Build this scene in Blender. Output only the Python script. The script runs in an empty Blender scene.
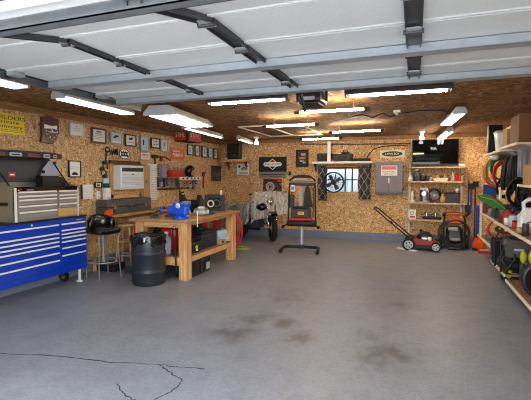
import bpy, bmesh, math, random
from mathutils import Vector, Matrix, Euler
PI = math.pi
random.seed(7)
S = bpy.context.scene
COL = S.collection

# ------------------------------------------------------------------ camera
CAMH, FPX, YAW, PITCH = 1.52, 412.0, math.radians(19.9), math.radians(3.2)
cd = bpy.data.cameras.new('camera'); cam = bpy.data.objects.new('camera', cd); COL.objects.link(cam)
cam.location = (0, 0, CAMH); cam.rotation_euler = (PI/2 - PITCH, 0, YAW)
cd.sensor_width = 36; cd.lens = FPX/531*36; cd.clip_start = .05
S.camera = cam
FW = Vector((-math.sin(YAW)*math.cos(PITCH), math.cos(YAW)*math.cos(PITCH), -math.sin(PITCH)))
RT = Vector((math.cos(YAW), math.sin(YAW), 0)); UP = RT.cross(FW); C0 = Vector((0, 0, CAMH))
def ray(u, v): return FW + RT*((u-265.5)/FPX) - UP*((v-200)/FPX)
def onX(u, v, X): d = ray(u, v); return C0 + d*(X/d.x)
def onY(u, v, Y): d = ray(u, v); return C0 + d*(Y/d.y)
def onZ(u, v, z=0): d = ray(u, v); return C0 + d*((z-CAMH)/d.z)

# room
XL, XR, YB, YF, ZC = -4.9, 1.65, 10.0, 1.0, 2.47

# ------------------------------------------------------------------ materials
def lin(h):
    if not isinstance(h, str): return tuple(h)+(1,)
    r = [int(h[i:i+2], 16)/255 for i in (0, 2, 4)]
    return tuple((c/12.92 if c <= .04045 else ((c+.055)/1.055)**2.4) for c in r)+(1,)
MT = {}
def nmat(name):
    m = bpy.data.materials.new(name); m.use_nodes = True; MT[name] = m
    nt = m.node_tree; b = nt.nodes['Principled BSDF']
    return m, nt, b
def N(nt, t, **k):
    n = nt.nodes.new(t)
    for a, v in k.items():
        if a.startswith('_'): n.inputs[a[1:].replace('_', ' ')].default_value = v
        else: setattr(n, a, v)
    return n
def ramp(nt, fac, stops, interp='LINEAR'):
    r = N(nt, 'ShaderNodeValToRGB'); e = r.color_ramp; e.interpolation = interp
    while len(e.elements) < len(stops): e.elements.new(.5)
    for el, (p, c) in zip(e.elements, stops): el.position = p; el.color = lin(c)
    nt.links.new(fac, r.inputs[0]); return r.outputs[0]
def mix(nt, f, a, b, mode='MIX'):
    m = N(nt, 'ShaderNodeMix', data_type='RGBA', blend_type=mode)
    for s, v in ((m.inputs[0], f), (m.inputs[6], a), (m.inputs[7], b)):
        if hasattr(v, 'is_output'): nt.links.new(v, s)
        else: s.default_value = v
    return m.outputs[2]
def mapped(nt, scale=(1,1,1), rot=(0,0,0), loc=(0,0,0)):
    tc = N(nt, 'ShaderNodeTexCoord'); mp = N(nt, 'ShaderNodeMapping')
    mp.inputs['Scale'].default_value = scale; mp.inputs['Rotation'].default_value = rot; mp.inputs['Location'].default_value = loc
    nt.links.new(tc.outputs['Object'], mp.inputs[0]); return mp.outputs[0]
def bump(nt, b, h, strength, dist=.01):
    n = N(nt, 'ShaderNodeBump'); n.inputs['Strength'].default_value = strength; n.inputs['Distance'].default_value = dist
    nt.links.new(h, n.inputs['Height']); nt.links.new(n.outputs[0], b.inputs['Normal'])
def simple(name, col, rough=.5, metal=0, var=.12, scale=14, coat=0, bumpy=0):
    m, nt, b = nmat(name)
    n = N(nt, 'ShaderNodeTexNoise'); n.inputs['Scale'].default_value = scale; n.inputs['Detail'].default_value = 5
    nt.links.new(mapped(nt), n.inputs[0])
    c = lin(col); d = tuple(x*(1-var) for x in c[:3])+(1,); e = tuple(min(1, x*(1+var)) for x in c[:3])+(1,)
    nt.links.new(mix(nt, n.outputs[0], d, e), b.inputs['Base Color'])
    b.inputs['Roughness'].default_value = rough; b.inputs['Metallic'].default_value = metal
    b.inputs['Coat Weight'].default_value = coat
    if bumpy: bump(nt, b, n.outputs[0], bumpy, .004)
    return m
def osb(name, stops, sc=1.0, rough=.65, bs=.25):
    m, nt, b = nmat(name)
    outs = []
    for k, (scl, rt) in enumerate((((30,9,60), (.3,.5,.2)), ((9,32,60), (.2,-.4,.9)), ((34,34,10), (.5,.2,-.6)), ((22,50,14), (-.7,.35,.4)))):
        v = N(nt, 'ShaderNodeTexVoronoi'); v.inputs['Scale'].default_value = 1
        w = N(nt, 'ShaderNodeTexNoise'); w.inputs['Scale'].default_value = 9
        mv = mapped(nt, tuple(s*sc for s in scl), rt)
        nt.links.new(mapped(nt, (1.3*sc,)*3, rt), w.inputs[0]); w.inputs['Scale'].default_value = 16; w.inputs['Detail'].default_value = 2
        ad = N(nt, 'ShaderNodeVectorMath', operation='MULTIPLY_ADD'); nt.links.new(w.outputs['Color'], ad.inputs[0]); ad.inputs[1].default_value = (1.1,)*3; nt.links.new(mv, ad.inputs[2])
        nt.links.new(ad.outputs[0], v.inputs['Vector'])
        sp = N(nt, 'ShaderNodeSeparateColor'); nt.links.new(v.outputs['Color'], sp.inputs[0])
        outs.append(sp.outputs[0])
    n = N(nt, 'ShaderNodeTexNoise'); n.inputs['Scale'].default_value = 13*sc; n.inputs['Detail'].default_value = 1
    nt.links.new(mapped(nt), n.inputs[0])
    n2 = N(nt, 'ShaderNodeTexNoise'); n2.inputs['Scale'].default_value = 11*sc; n2.inputs['Detail'].default_value = 1
    nt.links.new(mapped(nt, loc=(7,3,1)), n2.inputs[0])
    def step(o, t):
        g = N(nt, 'ShaderNodeMath', operation='GREATER_THAN'); nt.links.new(o, g.inputs[0]); g.inputs[1].default_value = t; return g.outputs[0]
    a = mix(nt, step(n.outputs[0], .5), ramp(nt, outs[0], stops), ramp(nt, outs[1], stops))
    c = mix(nt, step(n.outputs[0], .5), ramp(nt, outs[2], stops), ramp(nt, outs[3], stops))
    col = mix(nt, step(n2.outputs[0], .5), a, c)
    big = N(nt, 'ShaderNodeTexNoise'); big.inputs['Scale'].default_value = 1.1; big.inputs['Detail'].default_value = 4
    nt.links.new(mapped(nt), big.inputs[0])
    col = mix(nt, .35, col, ramp(nt, big.outputs[0], [(.3, (.45,.45,.45)), (.7, (1,1,1))]), 'MULTIPLY')
    nt.links.new(col, b.inputs['Base Color']); b.inputs['Roughness'].default_value = rough
    bump(nt, b, outs[0], bs, .003)
    return m
OSBS = [(0, '7a5028'), (.1, 'b07e48'), (.35, 'cc9c64'), (.65, 'deb67e'), (1, 'f4daaa')]
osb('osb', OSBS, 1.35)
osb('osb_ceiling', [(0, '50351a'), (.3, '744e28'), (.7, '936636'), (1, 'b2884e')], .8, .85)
def wood(name, a, b_, c, sc=(3,40,40), rough=.55):
    m, nt, b = nmat(name)
    n = N(nt, 'ShaderNodeTexNoise'); n.inputs['Scale'].default_value = 1; n.inputs['Detail'].default_value = 6; n.inputs['Distortion'].default_value = 1.2
    nt.links.new(mapped(nt, sc), n.inputs[0])
    nt.links.new(ramp(nt, n.outputs[0], [(.3, a), (.5, b_), (.7, c)]), b.inputs['Base Color'])
    b.inputs['Roughness'].default_value = rough; bump(nt, b, n.outputs[0], .15, .003); return m
wood('pine', 'b88450', 'd6a36c', 'e8bf8c')
wood('pine_v', 'b07a46', 'd29c64', 'e6b984', (30,30,3))
wood('pine_y', 'ac7a48', 'cc9c66', 'e2b884', (40,3,40))
wood('ledger', '6a4424', '8a5e36', 'a3774a', (30,2,30))
wood('benchtop', '86603a', 'ae804c', 'cc9e68', (30,3,30), .4)
wood('stool_wood', '9c7040', 'c09058', 'd0a56e', (30,30,4))
wood('dark_wood', '2a130c', '4a2416', '5e3220', (8,8,30), .35)
wood('plywood_brown', '6b4630', '8a5f42', '9c7355', (20,3,20))
wood('plywood', 'b08a60', 'c9a67c', 'd9bd98', (20,3,20))
wood('cream_board', 'd8caa8', 'e6dabd', 'efe6d0', (3,30,30))
simple('blue_paint', '0936a6', .28, .1, .06, coat=.3)
simple('blue_vise', '1450d8', .35, 0, .15)
simple('steel', '8f8a80', .4, .35, .1, 30)
simple('steel_light', 'e2e0da', .35, .2, .05)
simple('galv', 'b4bcc2', .42, .6, .12, 20)
simple('dark_steel', '4a4c4e', .45, .6, .2)
simple('chrome', 'd8dadc', .12, 1, .04)
simple('black', '0b0b0c', .55, 0, .3)
simple('black_gloss', '08080a', .12, 0, .2, coat=.5)
simple('black_plastic', '1b1c20', .38, 0, .25)
simple('barrel_plastic', '23272f', .42, 0, .15, 6)
simple('bag_plastic', '101114', .22, 0, .5, 9, bumpy=.6)
simple('tv_glass', '050506', .03, 0, .1)
simple('rubber', '0d0d0e', .75, 0, .3)
simple('leather', '0e0e10', .25, 0, .3, 20, coat=.3)
simple('dark_grey', '3a3a40', .6, 0, .25)
simple('hood_grey', '55504a', .5, 0, .15)
simple('grey', '77777c', .5, 0, .12)
simple('grey_paint', '6f6a73', .45, .2, .08)
simple('light_grey', 'b4b6ba', .5, 0, .08)
simple('lavender_grey', 'a9a8bb', .5, 0, .08)
simple('white', 'e6e6e2', .5, 0, .04)
simple('white_plastic', 'e8e9e6', .35, 0, .04)
simple('paper', 'eceae4', .7, 0, .05)
simple('paper_blue', 'c4ccda', .6, 0, .05)
simple('mat_grey', '8e8c88', .7, 0, .1)
simple('ink', '26262a', .7)
simple('silver_frame', 'a8adb0', .35, .5, .1)
simple('orange', 'e2501c', .4, 0, .12)
simple('orange_red', 'c83018', .45, 0, .12)
simple('sign_orange', 'f0662c', .5, 0, .1)
simple('sign_red', 'd8331c', .45, 0, .08)
simple('mower_red', '9c2414', .45, 0, .15)
simple('red', 'b5151a', .4, 0, .15)
simple('red_chest', 'b81420', .35, .1, .1)
simple('red_rubber', 'c8303c', .45, 0, .2)
simple('pink_red', 'd98a8c', .6, 0, .1)
simple('brown_red', '7e2b22', .5, 0, .2)
simple('yellow', 'e8cc10', .5, 0, .05)
simple('lime', 'aab626', .4, 0, .1)
simple('green', '35752f', .5, 0, .25)
simple('dark_green', '123f2a', .5, 0, .25)
simple('navy', '1d2638', .5, 0, .15)
simple('blue', '1c47a8', .45, 0, .2)
simple('light_blue', 'b4d0e6', .5, 0, .12)
simple('tan', 'b79058', .65, 0, .15)
simple('card', 'b08650', .75, 0, .1, 6)
simple('card_dark', '7c5634', .75, 0, .1, 6)
simple('concrete_block', '6f7a8c', .6, 0, .12, 30)
simple('door_panel', 'c9cccb', .45, 0, .07, 60, bumpy=.5)
simple('door_line', 'aab0b2', .5, 0, .05)
simple('trim_white', 'eef0f4', .4, 0, .03)
simple('trim_lilac', '70768a', .45, 0, .04)
simple('track_grey', '7c8286', .45, .6, .25, 20)
simple('driveway', '9a9a98', .8, 0, .2, 5)
simple('brick_out', '8f8a84', .8, 0, .2)
simple('drywall', 'b8a88c', .8, 0, .1)
simple('speckle', '4e4a46', .6, 0, .9, 60)
simple('pedestal_dark', '101012', .4)
simple('hose_yellow', 'a8a04a', .5, 0, .2)
simple('hose_dark', '1a1a1a', .4, 0, .3)
simple('purple', '8f8aa8', .6, 0, .1)
def emit(name, col, st):
    m, nt, b = nmat(name); b.inputs['Base Color'].default_value = lin(col)
    b.inputs['Emission Color'].default_value = lin(col); b.inputs['Emission Strength'].default_value = st; return m
emit('tube_cool', 'f4faff', 7); emit('tube_warm', 'ffecd2', 58); emit('tube_bare', 'ffecd2', 58); emit('bulb', 'fff4e4', 10)
def glassy(name, col, rough=.05, alpha=.25):
    m, nt, b = nmat(name)
    t = N(nt, 'ShaderNodeBsdfTransparent'); t.inputs[0].default_value = lin(col)
    g = N(nt, 'ShaderNodeBsdfGlossy'); g.inputs['Roughness'].default_value = rough
    mx = N(nt, 'ShaderNodeMixShader'); mx.inputs[0].default_value = alpha
    nt.links.new(t.outputs[0], mx.inputs[1]); nt.links.new(g.outputs[0], mx.inputs[2])
    nt.links.new(mx.outputs[0], nt.nodes['Material Output'].inputs[0]); return m
glassy('window_glass', 'c6d2dc', .03, .1)
# clear picture glass over a print is just a low-roughness coat
def tarp_mat():
    m, nt, b = nmat('clear_tarp')
    n = N(nt, 'ShaderNodeTexNoise'); n.inputs['Scale'].default_value = 1; n.inputs['Detail'].default_value = 2; n.inputs['Distortion'].default_value = 1.2
    nt.links.new(mapped(nt, (5,5,1.6), (.35,.2,0)), n.inputs[0])
    b.inputs['Base Color'].default_value = lin('dcd8d0'); b.inputs['Roughness'].default_value = .22
    bump(nt, b, n.outputs[0], .7, .03)
    t = N(nt, 'ShaderNodeBsdfTransparent'); mx = N(nt, 'ShaderNodeMixShader')
    f = ramp(nt, n.outputs[0], [(.3, (.36,.36,.36)), (.42, (.3,.3,.3)), (.47, (.62,.62,.62)), (.52, (.32,.32,.32)), (.58, (.55,.55,.55)), (.66, (.34,.34,.34))])  # opacity bands put streaky highlights into the sheet itself
    nt.links.new(f, mx.inputs[0]); nt.links.new(t.outputs[0], mx.inputs[1]); nt.links.new(b.outputs[0], mx.inputs[2])
    nt.links.new(mx.outputs[0], nt.nodes['Material Output'].inputs[0])
tarp_mat()
def print_mat(name, dark, mid, light, sc=14):
    m, nt, b = nmat(name)
    n = N(nt, 'ShaderNodeTexNoise'); n.inputs['Scale'].default_value = sc; n.inputs['Detail'].default_value = 3; n.inputs['Distortion'].default_value = 2
    nt.links.new(mapped(nt), n.inputs[0])
    nt.links.new(ramp(nt, n.outputs[0], [(.38, dark), (.55, mid), (.68, light)]), b.inputs['Base Color'])
    b.inputs['Roughness'].default_value = .35; return m
print_mat('print_dark', '19191d', '30303a', '8a8a92', 11)
print_mat('print_engine', '120e10', '3a2a2c', 'a09090', 16)
print_mat('print_colour', '161616', '402a1c', 'b06a3a', 16)
print_mat('print_grey', 'b8b8b8', 'd8d8d6', 'efefec', 10)
def curtain_mat():
    m, nt, b = nmat('curtain_cloth')
    v = N(nt, 'ShaderNodeTexVoronoi', feature='DISTANCE_TO_EDGE'); v.inputs['Scale'].default_value = 1; v.inputs['Randomness'].default_value = .15
    nt.links.new(mapped(nt, (9,1,5.5), (0,.78,0)), v.inputs['Vector'])
    nt.links.new(ramp(nt, v.outputs[0], [(.04, 'b4b0b0'), (.08, '463f47')]), b.inputs['Base Color']); b.inputs['Roughness'].default_value = .85
curtain_mat()
def floor_mat():
    m, nt, b = nmat('floor_paint')
    mp = mapped(nt)
    n = N(nt, 'ShaderNodeTexNoise'); n.inputs['Scale'].default_value = 1.6; n.inputs['Detail'].default_value = 8; n.inputs['Roughness'].default_value = .65
    n2 = N(nt, 'ShaderNodeTexNoise'); n2.inputs['Scale'].default_value = 26; n2.inputs['Detail'].default_value = 6; n2.inputs['Roughness'].default_value = .7
    nt.links.new(mp, n.inputs[0]); nt.links.new(mp, n2.inputs[0])
    col = ramp(nt, n.outputs[0], [(.3, '85888e'), (.5, '8d9096'), (.7, '95989e')])
    col = mix(nt, .7, col, ramp(nt, n2.outputs[0], [(.35, (.72,.72,.72)), (.65, (1,1,1))]), 'MULTIPLY')
    n4 = N(nt, 'ShaderNodeTexNoise'); n4.inputs['Scale'].default_value = 4.5; n4.inputs['Detail'].default_value = 10; n4.inputs['Roughness'].default_value = .75; nt.links.new(mapped(nt, loc=(3,9,0)), n4.inputs[0])
    col = mix(nt, .55, col, ramp(nt, n4.outputs[0], [(.36, (.62,.61,.6)), (.5, (.9,.9,.9)), (.62, (1,1,1))]), 'MULTIPLY')
    n5 = N(nt, 'ShaderNodeTexNoise'); n5.inputs['Scale'].default_value = 60; n5.inputs['Detail'].default_value = 4; nt.links.new(mp, n5.inputs[0])
    col = mix(nt, .5, col, ramp(nt, n5.outputs[0], [(.3, (.7,.7,.7)), (.5, (.95,.95,.95)), (.72, (1.25,1.25,1.25))]), 'MULTIPLY')
    tot = None
    spots = [(onZ(300,337), .2, .62), (onZ(283,322), .25, .52), (onZ(232,333), .38, .5), (onZ(255,318), .35, .45), (onZ(290,298), .5, .36), (onZ(385,352), .36, .5), (onZ(372,362), .3, .44), (onZ(370,335), .3, .38), (onZ(400,305), .3, .36), (onZ(90,340), .5, .25), (onZ(310,270), .4, .3), (onZ(345,285), .4, .3)]
    for p, r, k in spots:
        d = N(nt, 'ShaderNodeVectorMath', operation='DISTANCE'); nt.links.new(mp, d.inputs[0]); d.inputs[1].default_value = (p.x, p.y, 0)
        q = N(nt, 'ShaderNodeMapRange'); q.inputs['From Min'].default_value = 0; q.inputs['From Max'].default_value = r*1.5
        q.inputs['To Min'].default_value = k; q.inputs['To Max'].default_value = 0; nt.links.new(d.outputs['Value'], q.inputs['Value'])
        if tot is None: tot = q.outputs[0]
        else:
            a = N(nt, 'ShaderNodeMath', operation='MAXIMUM'); nt.links.new(tot, a.inputs[0]); nt.links.new(q.outputs[0], a.inputs[1]); tot = a.outputs[0]
    n3 = N(nt, 'ShaderNodeTexNoise'); n3.inputs['Scale'].default_value = 5.5; n3.inputs['Detail'].default_value = 9; n3.inputs['Roughness'].default_value = .72; nt.links.new(mapped(nt, (1,.8,1)), n3.inputs[0])
    s = N(nt, 'ShaderNodeMath', operation='ADD'); nt.links.new(tot, s.inputs[0]); nt.links.new(n3.outputs[0], s.inputs[1])
    f = ramp(nt, s.outputs[0], [(.68, (0,0,0)), (.82, (.22,.22,.22)), (.92, (.58,.58,.58)), (1, (.74,.74,.74))])
    col = mix(nt, f, col, lin('4e463f'))
    nt.links.new(col, b.inputs['Base Color'])
    nt.links.new(ramp(nt, n.outputs[0], [(.3, (.36,.36,.36)), (.7, (.5,.5,.5))]), b.inputs['Roughness'])
    bump(nt, b, n2.outputs[0], .12, .004)
floor_mat()

# ------------------------------------------------------------------ mesh builder
class MB:
    def __init__(s): s.v, s.f, s.mi, s.sm, s.mats = [], [], [], [], []
    def _m(s, m):
        if m not in s.mats: s.mats.append(m)
        return s.mats.index(m)
    def raw(s, vs, fs, m, M=None, smooth=False):
        b = len(s.v); k = s._m(m)
        for p in vs:
            p = Vector(p); s.v.append(tuple(M @ p) if M is not None else tuple(p))
        for f in fs: s.f.append([b+i for i in f]); s.mi.append(k); s.sm.append(smooth)
        return s
    def bmx(s, bm, m, M=None, smooth=False):
        bm.verts.index_update()
        s.raw([v.co.copy() for v in bm.verts], [[v.index for v in f.verts] for f in bm.faces], m, M, smooth); bm.free(); return s
    def box(s, c, d, m, bev=0, rot=None):
        M = Matrix.Translation(c) @ (Euler(rot).to_matrix().to_4x4() if rot else Matrix())
        bm = bmesh.new(); bmesh.ops.create_cube(bm, size=1)
        for v in bm.verts: v.co = Vector((v.co.x*d[0], v.co.y*d[1], v.co.z*d[2]))
        if bev: bmesh.ops.bevel(bm, geom=bm.edges[:], offset=min(bev, min(d)*.45), segments=2, affect='EDGES', profile=.5)
        return s.bmx(bm, m, M)
    def bb(s, x0, x1, y0, y1, z0, z1, m, bev=0): return s.box(((x0+x1)/2, (y0+y1)/2, (z0+z1)/2), (abs(x1-x0), abs(y1-y0), abs(z1-z0)), m, bev)
    def cyl(s, a, b, r, m, r2=None, n=16, cap=True):
        a, b = Vector(a), Vector(b); r2 = r if r2 is None else r2
        q = (b-a).to_track_quat('Z', 'Y').to_matrix()
        vs = []
        for P, R in ((a, r), (b, r2)):
            for i in range(n): t = 2*PI*i/n; vs.append(P + q @ Vector((R*math.cos(t), R*math.sin(t), 0)))
        s.raw(vs, [[i, (i+1) % n, n+(i+1) % n, n+i] for i in range(n)], m, smooth=True)
        if cap: s.raw(vs, [list(range(n))[::-1], list(range(n, 2*n))], m)
        return s
    def tube(s, pts, r, m, n=8, closed=False):
        P = [Vector(p) for p in pts]; k = len(P); vs = []; prev = None
        for i, p in enumerate(P):
            t = (P[(i+1) % k]-P[i-1]) if closed else (P[min(i+1, k-1)]-P[max(i-1, 0)])
            t.normalize()
            if prev is None:
                a = Vector((0,0,1)) if abs(t.z) < .9 else Vector((1,0,0)); x = a.cross(t).normalized()
            else: x = (prev - t*prev.dot(t)).normalized()
            prev = x; y = t.cross(x); R = r(i/(k-1)) if callable(r) else r
            for j in range(n): w = 2*PI*j/n; vs.append(p + x*R*math.cos(w) + y*R*math.sin(w))
        fs = []
        for i in range(k if closed else k-1):
            a, b = i*n, ((i+1) % k)*n
            fs += [[a+j, a+(j+1) % n, b+(j+1) % n, b+j] for j in range(n)]
        s.raw(vs, fs, m, smooth=True)
        if not closed: s.raw(vs, [list(range(n))[::-1], list(range((k-1)*n, k*n))], m)
        return s
    def lathe(s, prof, m, c=(0,0,0), n=24, axis='Z', smooth=True):
        vs, k = [], len(prof); M = {'Z': Matrix(), 'X': Matrix.Rotation(PI/2, 4, 'Y'), 'Y': Matrix.Rotation(-PI/2, 4, 'X')}[axis]
        for r, z in prof:
            for i in range(n): t = 2*PI*i/n; vs.append((r*math.cos(t), r*math.sin(t), z))
        fs = [[a*n+i, a*n+(i+1) % n, (a+1)*n+(i+1) % n, (a+1)*n+i] for a in range(k-1) for i in range(n)]
        if prof[0][0] > 1e-4: fs.append(list(range(n))[::-1])
        if prof[-1][0] > 1e-4: fs.append(list(range((k-1)*n, k*n)))
        return s.raw(vs, fs, m, Matrix.Translation(c) @ M, smooth)
    def prism(s, poly, d0, d1, m, plane='XZ'):
        n = len(poly)
        f = {'XZ': lambda a, b, d: (a, d, b), 'XY': lambda a, b, d: (a, b, d), 'YZ': lambda a, b, d: (d, a, b)}[plane]
        vs = [f(a, b, d0) for a, b in poly]+[f(a, b, d1) for a, b in poly]
        fs = [list(range(n)), list(range(n, 2*n))[::-1]]+[[i, n+i, n+(i+1) % n, (i+1) % n] for i in range(n)]
        return s.raw(vs, fs, m)
    def torus(s, c, R, r, m, axis='Y', n=32, k=8, sx=1, sz=1):
        pts = []
        for i in range(n):
            t = 2*PI*i/n; a, b = R*math.cos(t)*sx, R*math.sin(t)*sz
            pts.append(Vector(c)+Vector({'Y': (a, 0, b), 'Z': (a, b, 0), 'X': (0, a, b)}[axis]))
        return s.tube(pts, r, m, k, True)
    def ball(s, c, r, m, sc=(1,1,1)):
        bm = bmesh.new(); bmesh.ops.create_uvsphere(bm, u_segments=18, v_segments=10, radius=1)
        return s.bmx(bm, m, Matrix.Translation(c) @ Matrix.Diagonal((r*sc[0], r*sc[1], r*sc[2], 1)), True)
    def build(s, name, parent=None, loc=None, label=None):
        me = bpy.data.meshes.new(name); me.from_pydata(s.v, [], s.f); me.update()
        for m in s.mats: me.materials.append(MT[m])
        me.polygons.foreach_set('material_index', s.mi); me.polygons.foreach_set('use_smooth', s.sm)
        bm = bmesh.new(); bm.from_mesh(me); bmesh.ops.recalc_face_normals(bm, faces=bm.faces); bm.to_mesh(me); bm.free()
        o = bpy.data.objects.new(name, me); COL.objects.link(o)
        if parent: o.parent = parent
        if loc: o.location = loc
        if label: o['label'] = label
        return o
def thing(name, label, cat, loc=(0,0,0), rz=0, group=None):
    o = bpy.data.objects.new(name, None); COL.objects.link(o); o.empty_display_size = .05
    o.location = loc; o.rotation_euler = (0, 0, rz); o['label'] = label; o['category'] = cat
    if group: o['group'] = group
    return o
def tag(o, label, cat, group=None):
    o['label'] = label; o['category'] = cat
    if group: o['group'] = group
    return o
def struct(o): o['kind'] = 'structure'; return o
def dup(root, loc, label, group=None, rz=None):
    r = root.copy(); COL.objects.link(r); r.location = loc; r['label'] = label
    if rz is not None: r.rotation_euler = (0, 0, rz)
    if group: r['group'] = group
    for ch in root.children:
        c = ch.copy(); COL.objects.link(c); c.parent = r
        for g in ch.children: d = g.copy(); COL.objects.link(d); d.parent = c
    return r
def text(name, s, size, mat, parent, loc, width=None, rot=(PI/2,0,0), align='CENTER', shear=0):
    cu = bpy.data.curves.new(name, 'FONT'); cu.body = s; cu.size = size; cu.align_x = align; cu.align_y = 'CENTER'; cu.extrude = .0008; cu.shear = shear
    cu.materials.append(MT[mat]); o = bpy.data.objects.new(name, cu); COL.objects.link(o)
    if parent: o.parent = parent
    o.location = loc; o.rotation_euler = rot
    bpy.context.view_layer.update()
    me = bpy.data.meshes.new_from_object(o.evaluated_get(bpy.context.evaluated_depsgraph_get())); bpy.data.objects.remove(o)
    if not me.materials: me.materials.append(MT[mat])
    if width:
        xs_ = [v.co.x for v in me.vertices]; k = width/(max(xs_)-min(xs_))
        for v in me.vertices: v.co.x *= k
    m2 = bpy.data.objects.new(name, me); COL.objects.link(m2)
    if parent: m2.parent = parent
    m2.location = loc; m2.rotation_euler = rot
    return m2
LROT, RROT = PI/2, -PI/2     # items whose front faces +X (on the wall at XL) and -X (on the wall at XR)
def quadL(u0, v0, u1, v1, X=XL+.02):
    a, b = onX(u0, v0, X), onX(u1, v1, X); return Vector((X, (a.y+b.y)/2, (a.z+b.z)/2)), abs(b.y-a.y), abs(a.z-b.z)
def quadB(u0, v0, u1, v1, Y=YB-.02):
    a, b = onY(u0, v0, Y), onY(u1, v1, Y); return Vector(((a.x+b.x)/2, Y, (a.z+b.z)/2)), abs(b.x-a.x), abs(a.z-b.z)

# ------------------------------------------------------------------ the shell
struct(MB().raw([(XL,YF,0),(XR,YF,0),(XR,YB,0),(XL,YB,0),(XL,YF,-.1),(XR,YF,-.1),(XR,YB,-.1),(XL,YB,-.1)],
    [[0,1,2,3],[4,5,6,7],[0,1,5,4],[1,2,6,5],[2,3,7,6],[3,0,4,7]], 'floor_paint').build('floor'))
struct(MB().bb(-14, 14, -14, YF, -.12, -.005, 'driveway').build('driveway'))
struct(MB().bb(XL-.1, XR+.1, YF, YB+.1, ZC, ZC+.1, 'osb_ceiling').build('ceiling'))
struct(MB().bb(XL-.12, XL, YF, YB, .2, ZC, 'osb').build('wall_left'))
struct(MB().bb(XR, XR+.12, YF, YB, .2, ZC, 'osb').build('wall_right'))
def blocks(x0, x1, y0, y1, name, along):
    m = MB(); L = (x1-x0) if along == 'x' else (y1-y0); n = int(L/.4)+1
    for i in range(n):
        a, b = i*.4, min(L, (i+1)*.4)-.004
        if b <= a: continue
        if along == 'x': m.bb(x0+a, x0+b, y0, y1, 0, .2, 'concrete_block', .004)
        else: m.bb(x0, x1, y0+a, y0+b, 0, .2, 'concrete_block', .004)
    return struct(m.build(name))
blocks(XL-.12, XL+.012, YF, YB, 'baseboard_left', 'y')
blocks(XR-.012, XR+.12, YF, YB, 'baseboard_right', 'y')
blocks(XL, XR, YB-.012, YB+.12, 'baseboard_back', 'x')
# back wall with its window opening
wp, ww, wh = quadB(325.8, 167.9, 359, 193)
wx0, wx1, wz0, wz1 = wp.x-ww/2, wp.x+ww/2, wp.z-wh/2, wp.z+wh/2
m = MB(); m.bb(XL, wx0, YB, YB+.12, .2, ZC, 'osb').bb(wx1, XR, YB, YB+.12, .2, ZC, 'osb').bb(wx0, wx1, YB, YB+.12, .2, wz0, 'osb').bb(wx0, wx1, YB, YB+.12, wz1, ZC, 'osb')
struct(m.build('wall_back'))
win = thing('window_1', 'window', 'window', (wp.x, YB, wp.z)); del win['label']; del win['category']; win['kind'] = 'structure'
f = MB(); t = .03
f.bb(-ww/2-.05, ww/2+.05, -.02, .1, wh/2-t, wh/2+.05, 'pine').bb(-ww/2-.05, ww/2+.05, -.02, .1, -wh/2-.04, -wh/2+t, 'pine')
for x in (-ww/2, ww/2): f.bb(x-.035, x+.035, -.02, .1, -wh/2, wh/2, 'white')
f.build('window_frame', win)
f = MB()
for u in (345, 352): x = onY(u, 180, YB).x-wp.x; f.bb(x-.016, x+.016, .03, .07, -wh/2+t, wh/2-t, 'dark_grey')
f.bb(-ww/2, ww/2, .03, .07, -.0, .025, 'dark_grey')
f.build('window_mullion', win)
MB().bb(-ww/2+.03, ww/2-.03, .05, .056, -wh/2+t, wh/2-t, 'window_glass').build('window_pane', win)
# front wall and door opening
DX0, DX1, ZH = -2.85, .95, 2.19
m = MB(); m.bb(XL-.12, DX0-.05, YF, YF+.2, 0, ZC, 'drywall').bb(DX1+.05, XR+.12, YF, YF+.2, 0, ZC, 'drywall').bb(DX0-.05, DX1+.05, YF, YF+.2, ZH+.04, ZC, 'drywall')
struct(m.build('wall_front'))
m = MB()
m.bb(DX0-.05, DX1+.05, YF-.02, YF+.225, ZH, ZH+.045, 'trim_lilac', .006).bb(DX0, DX1, YF+.04, YF+.1, ZH-.02, ZH, 'trim_white', .008).bb(DX0, DX1, YF+.165, YF+.215, ZH-.022, ZH, 'trim_white', .008)  # bead highlights put in as a paler colour than the board
struct(m.build('trim_1'))
for i, x in enumerate((DX0, DX1)): struct(MB().bb(x-.05 if i == 0 else x, x if i == 0 else x+.05, YF-.02, YF+.21, 0, ZH, 'trim_white', .006).build('trim_%d' % (i+2)))
# ledgers along the top of the walls
struct(MB().bb(XL, XL+.038, YF+.2, YB, ZC-.09, ZC, 'ledger', .004).build('trim_4'))
struct(MB().bb(XL+.04, XR, YB-.03, YB, ZC-.085, ZC, 'ledger', .004).build('trim_5'))
struct(MB().bb(XL+.19, XL+.215, YB-.012, YB, .2, 1.9, 'plywood').build('trim_6'))
# crack across the floor
def crack(name, px_, w):
    pts = []
    P = [onZ(u, v) for u, v in px_]
    for a, b in zip(P, P[1:]):
        for k in range(8):
            p = a.lerp(b, k/8); pts.append(p+Vector((random.uniform(-.009,.009), random.uniform(-.009,.009), 0)))
    pts.append(P[-1]); m = MB(); n = len(pts)
    vs = []
    for i, p in enumerate(pts):
        d = (pts[min(i+1, n-1)]-pts[max(i-1, 0)]).normalized(); q = Vector((-d.y, d.x, 0))*w*random.uniform(.5, 1.2)
        vs += [(p+q).to_tuple()[:2]+(.0006,), (p-q).to_tuple()[:2]+(.0006,)]
    m.raw(vs, [[2*i, 2*i+1, 2*i+3, 2*i+2] for i in range(n-1)], 'ink')
    return m.build(name, FLOOR)
FLOOR = bpy.data.objects['floor']
crack('floor_crack', [(-30,352),(0,353.5),(60,356),(107,362),(160,364.5),(172,366.5),(205,369)], .007)
crack('floor_crack', [(160,364.5),(172,374),(183,381),(172,391),(155,399),(150,405)], .006)
crack('floor_crack', [(118,384),(120,391),(130,398),(140,404)], .006)

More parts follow.
